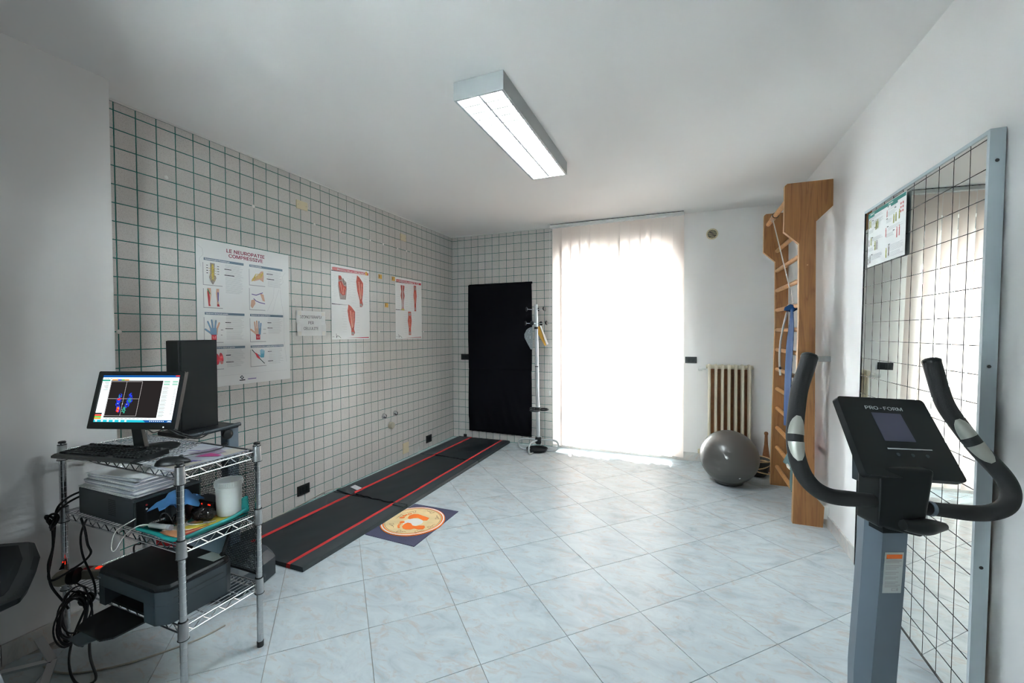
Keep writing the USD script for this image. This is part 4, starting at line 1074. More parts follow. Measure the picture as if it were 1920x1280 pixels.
# column: a tapering box profile rising towards the rider
cf = [(3.370, -3.690, .30, .068), (3.372, -3.684, .51, .066), (3.374, -3.718, .775, .063), (3.374, -3.735, .92, .061), (3.374, -3.740, 1.06, .060)]
vv = []
for (x, y, z, w) in cf:
    o = np.array([x, y, z])
    for e, g in ((0, 0), (w, 0), (w + .004, .055), (w * .7, .090), (.012, .090), (-.004, .050)):
        vv.append(o + E_ * e + G_ * g)
lo = np.array([3.372, -3.60, .0])
n_ = 6; ff = []
V0 = [np.array([3.372, -3.655, .06]) + E_ * e + G_ * g for e, g in ((0, 0), (.072, 0), (.076, .06), (.05, .095), (.012, .095), (-.004, .055))]
vv = V0 + vv
m_ = len(cf) + 1
for i in range(m_ - 1):
    for k in range(n_):
        q = (k + 1) % n_
        ff += [[i * n_ + k, i * n_ + q, (i + 1) * n_ + q], [i * n_ + k, (i + 1) * n_ + q, (i + 1) * n_ + k]]
ff += [[0, k + 1, k] for k in range(1, n_ - 1)] + [[(m_ - 1) * n_, (m_ - 1) * n_ + k, (m_ - 1) * n_ + k + 1] for k in range(1, n_ - 1)]
col = part(bike, 'column', trimesh.Trimesh(vv, ff, process=False), 'slate_light')
# warning label on the column's rider side
la, lb, lc = np.array([3.3765, -3.735, .873]), np.array([3.4185, -3.718, .868]), np.array([3.3755, -3.7205, .772])
U1 = E_; V1 = np.array([0, 0, 1.0]) + (la - lc) / np.linalg.norm(la - lc) * 0
def col_at(u, v, lift):   # on the front face: u across from its left edge, v height
    zs = [c[2] for c in cf]
    x = np.interp(v, zs, [c[0] for c in cf]); y = np.interp(v, zs, [c[1] for c in cf])
    return np.array([x, y, v]) + E_ * u - G_ * lift
def col_quad(u0, u1, z0, z1, l0, l1):
    return hull([col_at(u, z, l) for u in (u0, u1) for z in (z0, z1) for l in (l0, l1)])
lab = part(bike, 'warning_label', col_quad(.008, .054, .768, .876, .0002, .0012), 'marble_label', label='pale warning label with an orange bar')
part(lab, 'label_bar', col_quad(.012, .050, .860, .871, .0013, .0019), 'sign_orange')
rows_ = []
for k in range(17):
    if k in (2, 6, 9, 12): continue
    z = .853 - k * .0043
    rows_.append(col_quad(.012, .050 - .012 * ((k * 7) % 3) / 2, z, z + .0019, .0013, .0017))
part(lab, 'label_text', rows_, 'ink_grey')
part(lab, 'label_mark', [col_quad(.030, .040, .774, .7752, .0013, .0017), col_quad(.030, .040, .780, .7812, .0013, .0017), col_quad(.030, .0312, .774, .781, .0013, .0017), col_quad(.042, .0455, .774, .781, .0013, .0017)], 'ink_grey')
# head that clamps the bars
hd0 = [(3.366, -3.747, 1.085), (3.459, -3.734, 1.085), (3.361, -3.752, .955), (3.438, -3.744, .942)]
hpts = []
for (x, y, z) in hd0:
    for dx in (0, .055):
        p_ = np.array([x, y, z]) + G_ * dx
        hpts += list(_ico.vertices * .008 + p_)
part(bike, 'clamp_head', hull(hpts), 'black_plastic', smooth=35)
part(bike, 'clamp_cover', hull([lp((3.366, -3.758), e, g, z) for e in (0, .074) for g in (0, .02, .04) for z in (.935, .958)]), 'black_matte')
part(bike, 'adjust_lever', tube(spline([(3.392, -3.788, .972), (3.425, -3.772, .966), (3.462, -3.748, .963), (3.492, -3.726, .959)], 14), np.r_[np.linspace(.012, .019, 7), np.linspace(.019, .009, 7)], 10), 'black_plastic', smooth=50)
# handlebars
barL = [(3.405, -3.717, 1.000), (3.350, -3.742, 1.006), (3.290, -3.768, 1.012), (3.240, -3.790, 1.024), (3.200, -3.803, 1.060), (3.180, -3.803, 1.115), (3.178, -3.790, 1.170), (3.188, -3.760, 1.225), (3.203, -3.722, 1.275), (3.221, -3.692, 1.315), (3.235, -3.670, 1.350)]
barR = [(3.435, -3.706, .992), (3.490, -3.684, .984), (3.555, -3.660, .976), (3.615, -3.638, .976), (3.655, -3.622, .996), (3.664, -3.612, 1.030), (3.648, -3.605, 1.070), (3.615, -3.598, 1.115), (3.580, -3.588, 1.175), (3.556, -3.578, 1.225), (3.545, -3.566, 1.280), (3.537, -3.552, 1.338)]
for P_ in (barL, barR):
    c_ = spline(P_, 70)
    rr = np.interp(np.linspace(0, 1, 70), [0, .12, .2, 1], [.0155, .0165, .0185, .0195])
    h_ = part(bike, 'handlebar', tube(c_, rr, 16), 'black_rubber', smooth=60)
    e = c_[-1] - c_[-2]; e /= np.linalg.norm(e)
    part(h_, 'end_cap', lathe([(.0200, -.004), (.0208, 0), (.0200, .004), (.012, .009), (0, .011)], 18, c_[-1], tuple(e)), 'black_plastic', smooth=50)
    part(h_, 'collar', tube([c_[5], c_[6]], .0180, 16), 'slate_light', smooth=50)
def pads(c_, i0, i1, side):
    """the two metal pulse plates let into the grip, split by a black rib"""
    out = []
    for a, b_ in ((i0, (i0 + i1) // 2 - 1), ((i0 + i1) // 2 + 1, i1)):
        seg = c_[a:b_ + 1]
        V, F = [], []
        n = len(seg)
        for i, p_ in enumerate(seg):
            t_ = c_[min(a + i + 1, len(c_) - 1)] - c_[a + i - 1]; t_ /= np.linalg.norm(t_)
            x = (a + i - i0) / (i1 - i0) * 2 - 1
            hw = math.radians(62) * math.sqrt(max(1 - x * x, .05))
            s0 = side - t_ * np.dot(side, t_); s0 /= np.linalg.norm(s0)
            s1 = np.cross(t_, s0)
            for q in np.linspace(-hw, hw, 9):
                V.append(p_ + .0205 * (s0 * math.cos(q) + s1 * math.sin(q)))
        for i in range(n - 1):
            for j in range(8):
                k_ = i * 9 + j
                F += [[k_, k_ + 1, k_ + 10], [k_, k_ + 10, k_ + 9]]
        out.append(trimesh.Trimesh(V, F, process=False))
    return out
toc = CAM - np.array([3.3, -3.7, 1.15]); toc /= np.linalg.norm(toc)
for P_, (i0, i1), sd_ in ((barL, (34, 46), np.array([.05, -.97, .05])), (barR, (40, 52), np.array([-.22, -.93, .25]))):
    c_ = spline(P_, 70)
    for m in pads(c_, i0, i1, np.array(sd_)):
        part(bike, 'pulse_plate', m, 'grip_metal', smooth=True)
# console: a tilted slab facing the rider
TL, TR, BL, BR = np.array([3.298, -3.661, 1.248]), np.array([3.511, -3.574, 1.236]), np.array([3.325, -3.783, 1.079]), np.array([3.548, -3.693, 1.059])
cc = (TL + TR + BL + BR) / 4
Ux = ((TR - TL) + (BR - BL)); Ux /= np.linalg.norm(Ux)
Vy = ((TL - BL) + (TR - BR)); Vy -= Ux * np.dot(Vy, Ux); Vy /= np.linalg.norm(Vy)
Nz = np.cross(Ux, Vy)
loc = lambda p_: (np.dot(p_ - cc, Ux), np.dot(p_ - cc, Vy))
cp = Polygon([loc(TL), loc(TR), loc(BR), loc(BL)])
cpr = cp.buffer(-.010).buffer(.010, 6)
con = part(bike, 'console', hull(np.vstack([frame(extr(cpr, .020), cc - Nz * .020, Ux, Vy, Nz).vertices, frame(extr(cpr.buffer(-.022), .01), cc - Nz * .040, Ux, Vy, Nz).vertices])), 'black_plastic', smooth=30)
s4 = [np.array(p_) for p_ in ((3.375, -3.652, 1.208), (3.446, -3.623, 1.203), (3.457, -3.679, 1.144), (3.385, -3.709, 1.148))]
def onc(p_):   # along the sight line onto the console plane, then local
    d = p_ - CAM; t_ = np.dot(cc - CAM, Nz) / np.dot(d, Nz); return loc(CAM + d * t_)
sp_ = Polygon([onc(p_) for p_ in s4])
x0_, y0_, x1_, y1_ = sp_.bounds
part(con, 'display', frame(extr(sp_.buffer(-.001).buffer(.001), .0008), cc, Ux, Vy, Nz), 'lcd_off')
lx, ly = loc(TL)[0], loc(TL)[1]
tx0, ty0 = x0_ - .010, max(y_ for _, y_ in sp_.exterior.coords) + .009
part(con, 'lettering', text('PRO-FORM', .0092, cc + Ux * (tx0 + .0) + Vy * ty0 + Nz * .0003, Ux, Vy, Nz, .0004, True, .098), 'silver_paint')
mnx = min(y_ for _, y_ in sp_.exterior.coords)
part(con, 'trim_line', frame(extr(Polygon([(x0_ + .0, mnx - .018), (x0_ + .112, mnx - .016), (x0_ + .112, mnx - .0185), (x0_, mnx - .0215)]), .0006), cc, Ux, Vy, Nz), 'silver_paint')
for k in range(3):
    part(con, 'button', frame(extr(Point(x0_ + .020 + .036 * k, mnx - .034).buffer(.0042, 6), .0010), cc, Ux, Vy, Nz), 'slate_plastic')
part(bike, 'console_neck', hull([lp((3.374, -3.735), e, g, z) for e in (-.004, .070) for g in (.03, .09) for z in (1.03, 1.13)]), 'slate_plastic')
# lower body of the bike, below the picture
part(bike, 'front_stabiliser', [tube([lp((3.40, -3.60), e, 0, .035) for e in (-.22, .22)], .030, 14)], 'slate_plastic', smooth=50)
part(bike, 'housing', hull(np.vstack([_ico.vertices * .02 + lp((3.40, -3.78), e, g, z) for e in (-.05, .05) for g, z in ((.12, .09), (.14, .30), (-.30, .09), (-.26, .26), (-.05, .36))])), 'dark_charcoal', smooth=35)
# ------------------------------------------------------------------ chrome wire trolley
AX, BX, AY, CY = .280, 1.140, -4.020, -3.706
SZ = (.893, .607, .292)       # shelf planes (top of the wires); collars 0.035 above and below
ct = thing('wire_trolley', 'three tier chrome wire trolley loaded with computer gear beside the pilaster', 'trolley', ((AX + BX) / 2, (AY + CY) / 2, 0))
for (x, y) in ((AX, AY), (BX, AY), (BX, CY), (AX, CY)):
    p_ = part(ct, 'post', tube([(x, y, z) for z in np.linspace(.022, .925, 6)], .0125, 16), 'chrome', smooth=50)
    part(p_, 'foot', lathe([(0, 0), (.014, 0), (.0145, .024), (.012, .026), (0, .026)], 16, (x, y, 0)), 'black_plastic', smooth=40)
    part(p_, 'cap', lathe([(0, .0), (.0135, 0), (.0135, .006), (.010, .009), (0, .009)], 16, (x, y, .924)), 'black_plastic', smooth=40)
    part(p_, 'groove', [tube([(x + .0127 * math.cos(a), y + .0127 * math.sin(a), z) for a in np.linspace(0, 2 * np.pi, 14, endpoint=False)], .0005, 4, closed=True) for z in np.arange(.06, .90, .0255)], 'steel_dull', kind='stuff', label='fine rings every inch along the post')
def wire(a, b_, r=.0026, n=6):
    return cyl(a, b_, r, n)
def truss(a, b_, z, dz=.030, n=14):
    a, b_ = np.array(a), np.array(b_)
    ms = [wire([*a, z], [*b_, z], .0034), wire([*a, z - dz], [*b_, z - dz], .0034)]
    zz = [([*(a + (b_ - a) * (k + .15) / n), z] if k % 2 == 0 else [*(a + (b_ - a) * (k + .15) / n), z - dz]) for k in range(n + 1)]
    ms += [wire(zz[k], zz[k + 1], .0021, 5) for k in range(n)]
    return ms
for z in SZ:
    i_ = .016
    sh = part(ct, 'shelf_rim', truss((AX, AY - .0), (BX, AY), z, n=26) + truss((AX, CY), (BX, CY), z, n=26) + truss((AX, AY), (AX, CY), z, n=10) + truss((BX, AY), (BX, CY), z, n=10), 'chrome', smooth=60)
    part(sh, 'wires', [wire((x, AY, z - .001), (x, CY, z - .001), .0018, 5) for x in np.linspace(AX + .02, BX - .02, 34)] + [wire((AX, y, z - .004), (BX, y, z - .004), .0026, 5) for y in (AY + .09, (AY + CY) / 2, CY - .09)], 'wire_grey', smooth=60)
    for (x, y) in ((AX, AY), (BX, AY), (BX, CY), (AX, CY)):
        q_ = part(sh, 'collar', lathe([(.0128, -.045), (.0185, -.045), (.0165, .022), (.0128, .022)], 18, (x, y, z)), 'steel_dull', smooth=40)
        part(sh, 'collar_ring', [tube([(x + r_ * math.cos(a), y + r_ * math.sin(a), zz) for a in np.linspace(0, 2 * np.pi, 18, endpoint=False)], .0018, 5, closed=True) for zz, r_ in ((z + .023, .0150), (z - .046, .0185))], 'black_rubber', smooth=60)
# perforated side panel clipped along the wall side
def perforated(x0, x1, z0, z1, y, pitch=.0098):
    V, F = [], []
    r_in, r_out = pitch * .335, pitch / math.sqrt(3)
    a6 = np.radians(30 + 60 * np.arange(6))
    nrow = int((z1 - z0) / (pitch * math.sqrt(3) / 2))
    for j in range(nrow):
        z = z0 + pitch * .5 + j * pitch * math.sqrt(3) / 2
        nc = int((x1 - x0) / pitch) - (j % 2)
        for i in range(nc):
            x = x0 + pitch * (.5 + i + .5 * (j % 2))
            k = len(V)
            V += [(x + r_out * math.cos(a), y, z + r_out * math.sin(a)) for a in a6] + [(x + r_in * math.cos(a), y, z + r_in * math.sin(a)) for a in a6]
            for q in range(6):
                w_ = (q + 1) % 6
                F += [[k + q, k + w_, k + 6 + w_], [k + q, k + 6 + w_, k + 6 + q]]
    return trimesh.Trimesh(V, F, process=False)
pp = part(ct, 'perforated_panel', perforated(AX + .02, BX - .018, .325, .885, CY + .010), 'black_plastic')
part(pp, 'panel_frame', [box(AX + .016, BX - .014, CY + .007, CY + .013, zz, zz + .010) for zz in (.318, .882)] + [box(xx, xx + .008, CY + .007, CY + .013, .318, .892) for xx in (AX + .014, BX - .020)], 'black_plastic')

# ------------------------------------------------------------------ on the top shelf
TZ = SZ[0] + .003
def oriented(cx, cy, deg):
    a = math.radians(deg)
    U = np.array([math.cos(a), math.sin(a), 0]); V = np.array([-math.sin(a), math.cos(a), 0])
    return lambda m, z=0: frame(m, (cx, cy, z), U, V, np.array([0, 0, 1.0]))
# clear sheet with leaflets under it, spread over the right half
tm = thing('desk_sheet', 'clear desk sheet with printed papers under it on the trolley top', 'desk sheet', (1.0, -3.88, TZ))
part(tm, 'board', move(extr(Polygon([(.985, -4.036), (1.114, -4.036), (1.114, -3.728), (.800, -3.728), (.842, -3.79)]).buffer(-.004).buffer(.004), .006), (0, 0, TZ)), 'paper_lilac')
part(tm, 'edge_strip', rbox(.800, 1.114, -3.736, -3.729, TZ + .0062, TZ + .0095, .0015), 'dark_charcoal')
part(tm, 'printed_leaf', hull([(x, y, z) for x, y in ((.935, -3.94), (.86, -3.80), (.93, -3.76), (1.0, -3.90)) for z in (TZ + .0062, TZ + .0070)]), 'sheet_white', label='pale leaflet under the sheet')
part(tm, 'printed_leaf', hull([(x, y, z) for x, y in ((.93, -3.87), (.95, -3.76), (1.06, -3.79), (1.05, -3.86)) for z in (TZ + .0072, TZ + .0076)]), 'paper_mauve', label='dark mauve leaflet under the sheet')
part(tm, 'printed_leaf', hull([(x, y, z) for x, y in ((1.01, -3.89), (1.02, -3.83), (1.09, -3.83), (1.10, -3.85)) for z in (TZ + .0078, TZ + .0082)]), 'paper_magenta', label='magenta leaflet under the sheet')
part(tm, 'printed_leaf', hull([(x, y, z) for x, y in ((1.02, -3.80), (1.03, -3.74), (1.112, -3.74), (1.112, -3.83)) for z in (TZ + .0062, TZ + .0068)]), 'sheet_cream', label='cream leaflet under the sheet')
part(tm, 'printed_leaf', hull([(x, y, z) for x, y in ((1.0, -4.025), (1.0, -3.95), (1.110, -3.90), (1.112, -4.02)) for z in (TZ + .0062, TZ + .0068)]), 'sheet_cream', label='cream leaflet under the sheet')
part(tm, 'print', [hull([(x, y, z) for x, y in ((1.025 + .015 * k, -3.955 + .012 * k), (1.023 + .015 * k, -3.947 + .012 * k), (1.075 + .01 * k, -3.935 + .012 * k), (1.077 + .01 * k, -3.943 + .012 * k)) for z in (TZ + .0070, TZ + .0073)]) for k in range(3)] + [hull([(x, y, z) for x, y in ((.88, -3.84), (.88, -3.832), (.96, -3.812), (.96, -3.820)) for z in (TZ + .0072, TZ + .0074)])], 'print_violet')

# keyboard
kb = thing('keyboard', 'black computer keyboard overhanging the front edge of the trolley top', 'keyboard', (.645, -4.02, TZ))
K = oriented(.645, -4.006, 10.3)
KW, KD = .432, .150
deck = hull([(x, y, z) for x in (-KW / 2, KW / 2) for y, z in ((-KD / 2, .0), (-KD / 2, .009), (-KD / 2 + .012, .015), (KD / 2, .024), (KD / 2, .0))])
part(kb, 'case', K(deck, TZ + .004), 'black_plastic')
keys = []
tilt = (.024 - .015) / (KD - .012)
def key(x, y, w, d=.0155):
    z = .015 + (y + KD / 2 - .012) * tilt
    return hull([(x + sx * (w / 2 - i_), y + sy * (d / 2 - i_), z + zz) for sx in (-1, 1) for sy in (-1, 1) for zz, i_ in ((0, 0), (.0065, .0022))])
for r_ in range(5):
    y = -KD / 2 + .026 + r_ * .0185
    x = -KW / 2 + .016
    ws = [.0165] * 15
    if r_ == 0: ws = [.022, .0165, .0165, .105, .0165, .0165, .0165, .022]
    for w in ws:
        if x + w > .085: break
        keys.append(key(x + w / 2, y, w)); x += w + .0025
    for k in range(3):
        keys.append(key(.098 + .019 * k, y, .0165))
    for k in range(4):
        keys.append(key(.160 + .0185 * k - .004, y, .016))
for k in range(16):
    keys.append(key(-KW / 2 + .022 + k * .0255, KD / 2 - .016, .018, .012))
part(kb, 'keys', K(cat(keys), TZ + .004), 'black_matte', kind='stuff', label='rows of small black keys')
part(kb, 'palm_edge', K(hull([(x, y, z) for x in (-KW / 2 + .01, KW / 2 - .01) for y, z in ((-KD / 2 - .006, .004), (-KD / 2 + .004, .0105), (-KD / 2 + .004, .002))]), TZ + .004), 'dark_charcoal')
# mouse
ms_ = thing('mouse', 'black computer mouse on the printed papers of the trolley top', 'mouse', (1.035, -3.985, TZ + .009))
s = trimesh.creation.icosphere(3, 1.0)
v = s.vertices * [.030, .058, .030]
v[:, 2] = np.maximum(v[:, 2], 0) * (1 - .25 * (s.vertices[:, 1] + .2))
s.vertices = v
mo = oriented(1.035, -3.985, -35)
part(ms_, 'shell', mo(s, TZ + .009), 'black_plastic', smooth=True)
part(ms_, 'wheel', mo(cyl((-.004, .026, .022), (.004, .026, .022), .009, 12), TZ + .009), 'dark_charcoal', smooth=40)
part(ms_, 'cable', tube(spline([(1.000, -3.935, TZ + .018), (.99, -3.88, TZ + .014), (1.00, -3.83, TZ + .012), (.99, -3.76, TZ + .012), (.93, -3.70, TZ + .012), (.84, -3.69, TZ - .02)], 30), .0020, 6), 'cord_black', smooth=60)

# monitor
mn = thing('monitor', 'black computer monitor showing coloured foot pressure prints', 'monitor', (.654, -3.913, TZ))
ya, ti = math.radians(-71.7), math.radians(14.1)
nn = np.array([math.cos(ya), math.sin(ya), 0])
MU = np.array([-nn[1], nn[0], 0.0])
MV = np.array([-math.sin(ti) * nn[0], -math.sin(ti) * nn[1], math.cos(ti)])
MN = np.cross(MU, MV)
mc = np.array([.654, -3.913, 1.127])
mw, mh = .414, .257
fr = lambda m, d=0: frame(m, mc + MN * d, MU, MV, MN)
part(mn, 'rear_shell', fr(hull([(x, y, z) for x, y, z in [(sx * mw / 2, sy * mh / 2, -.004) for sx in (-1, 1) for sy in (-1, 1)] + [(sx * mw * .36, sy * mh * .34, -.045) for sx in (-1, 1) for sy in (-1, 1)] + [(sx * mw / 2, sy * mh / 2, -.014) for sx in (-1, 1) for sy in (-1, 1)]])), 'black_plastic')
outer, inner = sbox(-mw / 2, -mh / 2, mw / 2, mh / 2).buffer(-.006).buffer(.006, 4), sbox(-mw / 2 + .019, -mh / 2 + .030, mw / 2 - .021, mh / 2 - .017)
part(mn, 'bezel', fr(extr(outer.difference(inner), .010), -.006), 'black_plastic')
sc = part(mn, 'screen', fr(extr(inner, .001), -.003), 'screen_white')
ix0, iy0, ix1, iy1 = inner.bounds
sw_, sh_ = ix1 - ix0, iy1 - iy0
def scr(name, polys, mat, l=.0):
    polys = polys if isinstance(polys, list) else [polys]
    polys = [affinity.translate(affinity.scale(p_, sw_, sh_, origin=(0, 0)), ix0, iy0) for p_ in polys]
    part(sc, name, fr(extr(unary_union(polys), .0002), -.0018 + l), mat)
scr('title_bar', sbox(0, .955, 1, 1), 'screen_navy')
scr('window_buttons', sbox(.935, .975, .995, .998), 'screen_red', .0003)
scr('plot_area', sbox(.115, .098, .785, .885), 'screen_black')
scr('task_bar', sbox(.0, .0, 1, .050), 'screen_cyan')
scr('task_bar_end', [Polygon([(.66, 0), (1, 0), (1, .05), (.62, .05)])], 'screen_navy', .0003)
scr('task_icons', [sbox(.02 + .075 * k, .008, .045 + .075 * k, .042) for k in range(6)], 'screen_white', .0003)
scr('tray_icons', [sbox(.71 + .024 * k, .018, .722 + .024 * k, .034) for k in range(8)] + [sbox(.93, .012, .985, .02), sbox(.94, .026, .975, .034)], 'screen_white', .0006)
scr('tree_header', sbox(.0, .872, .10, .905), 'screen_green')
scr('tree_panel', [sbox(.035 + .012 * (k % 3), .838 - .026 * k, .092, .850 - .026 * k) for k in range(7)], 'screen_text', .0003)
scr('colour_scale', [sbox(.125, .888, .20, .910), sbox(.285, .888, .345, .910)], 'screen_orange', .0003)
scr('colour_scale', [sbox(.20, .888, .245, .910)], 'screen_blue', .0003)
scr('colour_scale', [sbox(.245, .888, .285, .910)], 'screen_lime', .0003)
scr('legend', sbox(0, .164, .085, .194), 'screen_black', .0003)
scr('legend', sbox(0, .130, .085, .160), 'screen_red', .0003)
scr('legend', sbox(0, .096, .085, .126), 'screen_lime', .0003)
scr('legend', sbox(0, .064, .085, .092), 'screen_orange', .0003)
fx0, fx1, fy0, fy1 = .118, .525, .130, .868
lw_, lh_ = .0045, .0075
scr('plot_frame', [sbox(fx0, fy0, fx0 + lw_, fy1), sbox(fx1 - lw_, fy0, fx1, fy1), sbox(fx0, fy0, fx1, fy0 + lh_), sbox(fx0, fy1 - lh_, fx1, fy1)], 'screen_grey', .0003)
scr('cross_hair', [sbox(.319, fy0, .3235, fy1), sbox(fx0, .492, fx1, .4995)], 'screen_grey', .0005)
r_ = np.random.default_rng(11)
def dots(cs, rx, ry, n, sz=.0085):
    out = []
    for k in range(n):
        a, q = r_.random() * 6.283, math.sqrt(r_.random())
        x, y = cs[0] + rx * q * math.cos(a), cs[1] + ry * q * math.sin(a)
        x, y = round(x / .0085) * .0085, round(y / .0135) * .0135
        out.append(sbox(x, y, x + sz, y + sz * 1.55))
    return out
scr('foot_trace', dots((.268, .55), .026, .045, 24) + dots((.262, .45), .034, .06, 46) + dots((.262, .37), .026, .07, 50) + dots((.278, .27), .026, .075, 44), 'screen_blue', .0007)
scr('foot_trace', dots((.405, .55), .028, .06, 36) + dots((.402, .45), .036, .07, 40) + dots((.385, .36), .028, .06, 40), 'screen_blue', .0007)
scr('foot_trace', dots((.400, .46), .022, .05, 26) + dots((.355, .25), .024, .07, 52) + dots((.258, .535), .018, .03, 8), 'screen_green', .0009)
scr('foot_trace', dots((.268, .475), .019, .022, 40) + dots((.276, .255), .017, .055, 60), 'screen_red', .0011)
scr('foot_trace', dots((.278, .285), .010, .03, 12), 'screen_orange', .0013)
scr('marker', [sbox(.262, .385, .272, .398), sbox(.320, .378, .330, .391), sbox(.376, .372, .386, .385), sbox(.276, .232, .284, .242)], 'screen_white', .0015)
scr('value_table', [sbox(.80, .845, .875, .88), sbox(.91, .845, .975, .88), sbox(.80, .79, .875, .825), sbox(.91, .79, .975, .825)], 'screen_mint', .0003)
scr('value_table', [sbox(.80, .745 - .026 * k, .86 + .012 * (k % 2), .754 - .026 * k) for k in range(25)] + [sbox(.945, .70 - .04 * k, .965, .709 - .04 * k) for k in range(14)], 'screen_text', .0003)
scr('tool_row', [sbox(.03, .918, .045, .936), sbox(.06, .915, .072, .938), sbox(.10, .92, .12, .934), sbox(.19, .918, .20, .936)], 'screen_text', .0003)
scr('status_row', [sbox(.14 + .05 * k, .070, .17 + .05 * k, .080) for k in range(12)], 'screen_text', .0003)
part(mn, 'power_light', fr(box(.150, .156, -mh / 2 + .008, -mh / 2 + .013, .004, .0046)), 'screen_white')
part(mn, 'stand_neck', hull([(mc + MU * x + np.array([0, 0, 0]) + d)[:3] for x in (-.022, .022) for d in (MV * (-mh / 2 + .03) - MN * .012, MV * (-mh / 2 + .03) - MN * .030)] + [np.array([.658, -3.900, TZ + .012]) + MU * x + nn * g for x in (-.026, .026) for g in (-.01, .012)]), 'black_plastic')
part(mn, 'stand_foot', lathe([(0, .0), (.083, 0), (.085, .006), (.076, .012), (.03, .018), (0, .018)], 32, (.672, -3.848, TZ)), 'black_plastic', smooth=35)
part(mn, 'cables', [tube(spline(P_, 26), .003, 6) for P_ in ([(.63, -3.88, 1.03), (.59, -3.85, .985), (.53, -3.80, .950), (.45, -3.74, .925), (.40, -3.66, .93)], [(.70, -3.87, 1.03), (.72, -3.83, .985), (.76, -3.79, .945), (.78, -3.74, .925), (.74, -3.66, .93)], [(.74, -3.86, 1.03), (.75, -3.82, .98), (.785, -3.80, .96), (.79, -3.76, .935), (.70, -3.66, .93)])], 'cord_black', smooth=60)

# ------------------------------------------------------------------ behind the trolley: column stand with the computer tower on it
vp = thing('column_stand', 'dark slate stand with a floor base and upper tray behind the trolley', 'stand', (.42, -3.42, 0))
base = Polygon([(.115, -3.56), (.20, -3.615), (.56, -3.615), (.665, -3.575), (.712, -3.50), (.715, -3.36), (.690, -3.27), (.62, -3.235), (.14, -3.235), (.09, -3.30)]).buffer(.02).buffer(-.02)
bb2 = np.vstack([extr(base.buffer(-.008), .004).vertices, move(extr(base, .10), (0, 0, .006)).vertices, move(extr(base.buffer(-.035), .02), (0, 0, .135)).vertices])
part(vp, 'base', hull(bb2 + [0, 0, .001]), 'slate_plastic', smooth=35)
for (x, y) in ((.50, -3.622), (.60, -3.604), (.690, -3.545), (.722, -3.42)):
    part(vp, 'bolt', trimesh.creation.icosphere(1, .0055), 'steel_dull') if False else part(vp, 'bolt', move(trimesh.creation.icosphere(1, .0055), (x - .004, y + .006, .035)), 'steel_dull', smooth=True)
part(vp, 'column', rbox(.355, .425, -3.36, -3.29, .15, .872, .012), 'slate_light', smooth=35)
part(vp, 'tray', rbox(.215, .440, -3.61, -3.300, .858, .880, .006), 'black_plastic')
part(vp, 'side_handle', tube(spline([(.445, -3.59, .866), (.462, -3.50, .872), (.468, -3.40, .878), (.470, -3.315, .884)], 20), .011, 10), 'slate_plastic', smooth=50)
part(vp, 'clamp_knob', lathe([(0, 0), (.024, 0), (.028, .008), (.028, .022), (.018, .03), (0, .03)], 18, (.44, -3.38, .835), (1, 0, 0)), 'black_plastic', smooth=40)
pc = thing('computer_tower', 'tall black computer tower standing upright behind the monitor', 'computer tower', (.306, -3.475, .881))
part(pc, 'case', rbox(.250, .362, -3.572, -3.372, .8815, 1.386, .003), 'black_matte', smooth=30)
part(pc, 'front_panel', rbox(.252, .360, -3.578, -3.571, .884, 1.384, .002), 'black_plastic')
part(pc, 'side_cover', rbox(.361, .364, -3.566, -3.378, .890, 1.378, .001), 'black_matte')

# ------------------------------------------------------------------ on the middle shelf
MZ = SZ[1] + .003
dk = thing('desktop_unit', 'flat black desktop unit on the middle trolley shelf under a paper stack', 'desktop unit', (.585, -3.90, MZ))
part(dk, 'case', rbox(.372, .800, -4.004, -3.745, MZ, MZ + .118, .004), 'dark_charcoal', smooth=30)
part(dk, 'front_face', rbox(.7995, .806, -4.000, -3.750, MZ + .004, MZ + .112, .002), 'black_plastic')
part(dk, 'lid_edge', rbox(.795, .812, -4.008, -3.742, MZ + .110, MZ + .119, .002), 'slate_plastic')
for k in range(9):
    part(dk, 'vent_slot', box(.610, .665, -4.0048, -4.0036, MZ + .030 + .008 * k, MZ + .0335 + .008 * k), 'ink_black')
part(dk, 'jack', lathe([(0, .003), (.003, .003), (.0045, 0)], 10, (.806, -3.962, MZ + .085), (1, 0, 0)), 'red_fabric')
part(dk, 'jack', lathe([(0, .003), (.003, .003), (.0045, 0)], 10, (.806, -3.962, MZ + .068), (1, 0, 0)), 'paper_warm')
st_ = thing('paper_stack', 'loose stack of white paper on top of the black desktop unit', 'paper stack', (.60, -3.90, MZ + .12))
r_ = np.random.default_rng(5)
zc = MZ + .1195
for k in range(16):
    a = r_.normal(0, 2.0) + (6 if k > 11 else 0); dx, dy = r_.normal(0, .005, 2)
    n_ = (2, 3, 6)[k % 3]
    h_ = .0012 * n_ + .0004
    inset = .0030 * k
    vv_ = []
    for x in np.linspace(-.205 + inset, .190 - inset * .4, 9):
        sag = .006 * ((x + .01) / .2) ** 2 * (.3 + .05 * k)
        for y in (-.108 + inset * .5, .105):
            for z in (0, h_ - .0005):
                vv_.append((x, y, z - sag * .0))
    part(st_, 'paper_sheaf', move(rot(hull(vv_), a + 2, (0, 0, 1)), (.595 + dx, -3.893 + dy, zc)), ('paper', 'paper', 'paper_lilac')[k % 3])
    zc += h_
ja = thing('jar', 'dark glass jar capped with a blue cloth on the middle shelf', 'jar', (.905, -3.90, MZ))
part(ja, 'body', lathe([(0, .001), (.042, .001), (.046, .010), (.046, .085), (.040, .098), (0, .098)], 24, (.905, -3.895, MZ + .0065)), 'black_plastic', smooth=40)
vv, ff = [], []
n_ = 40
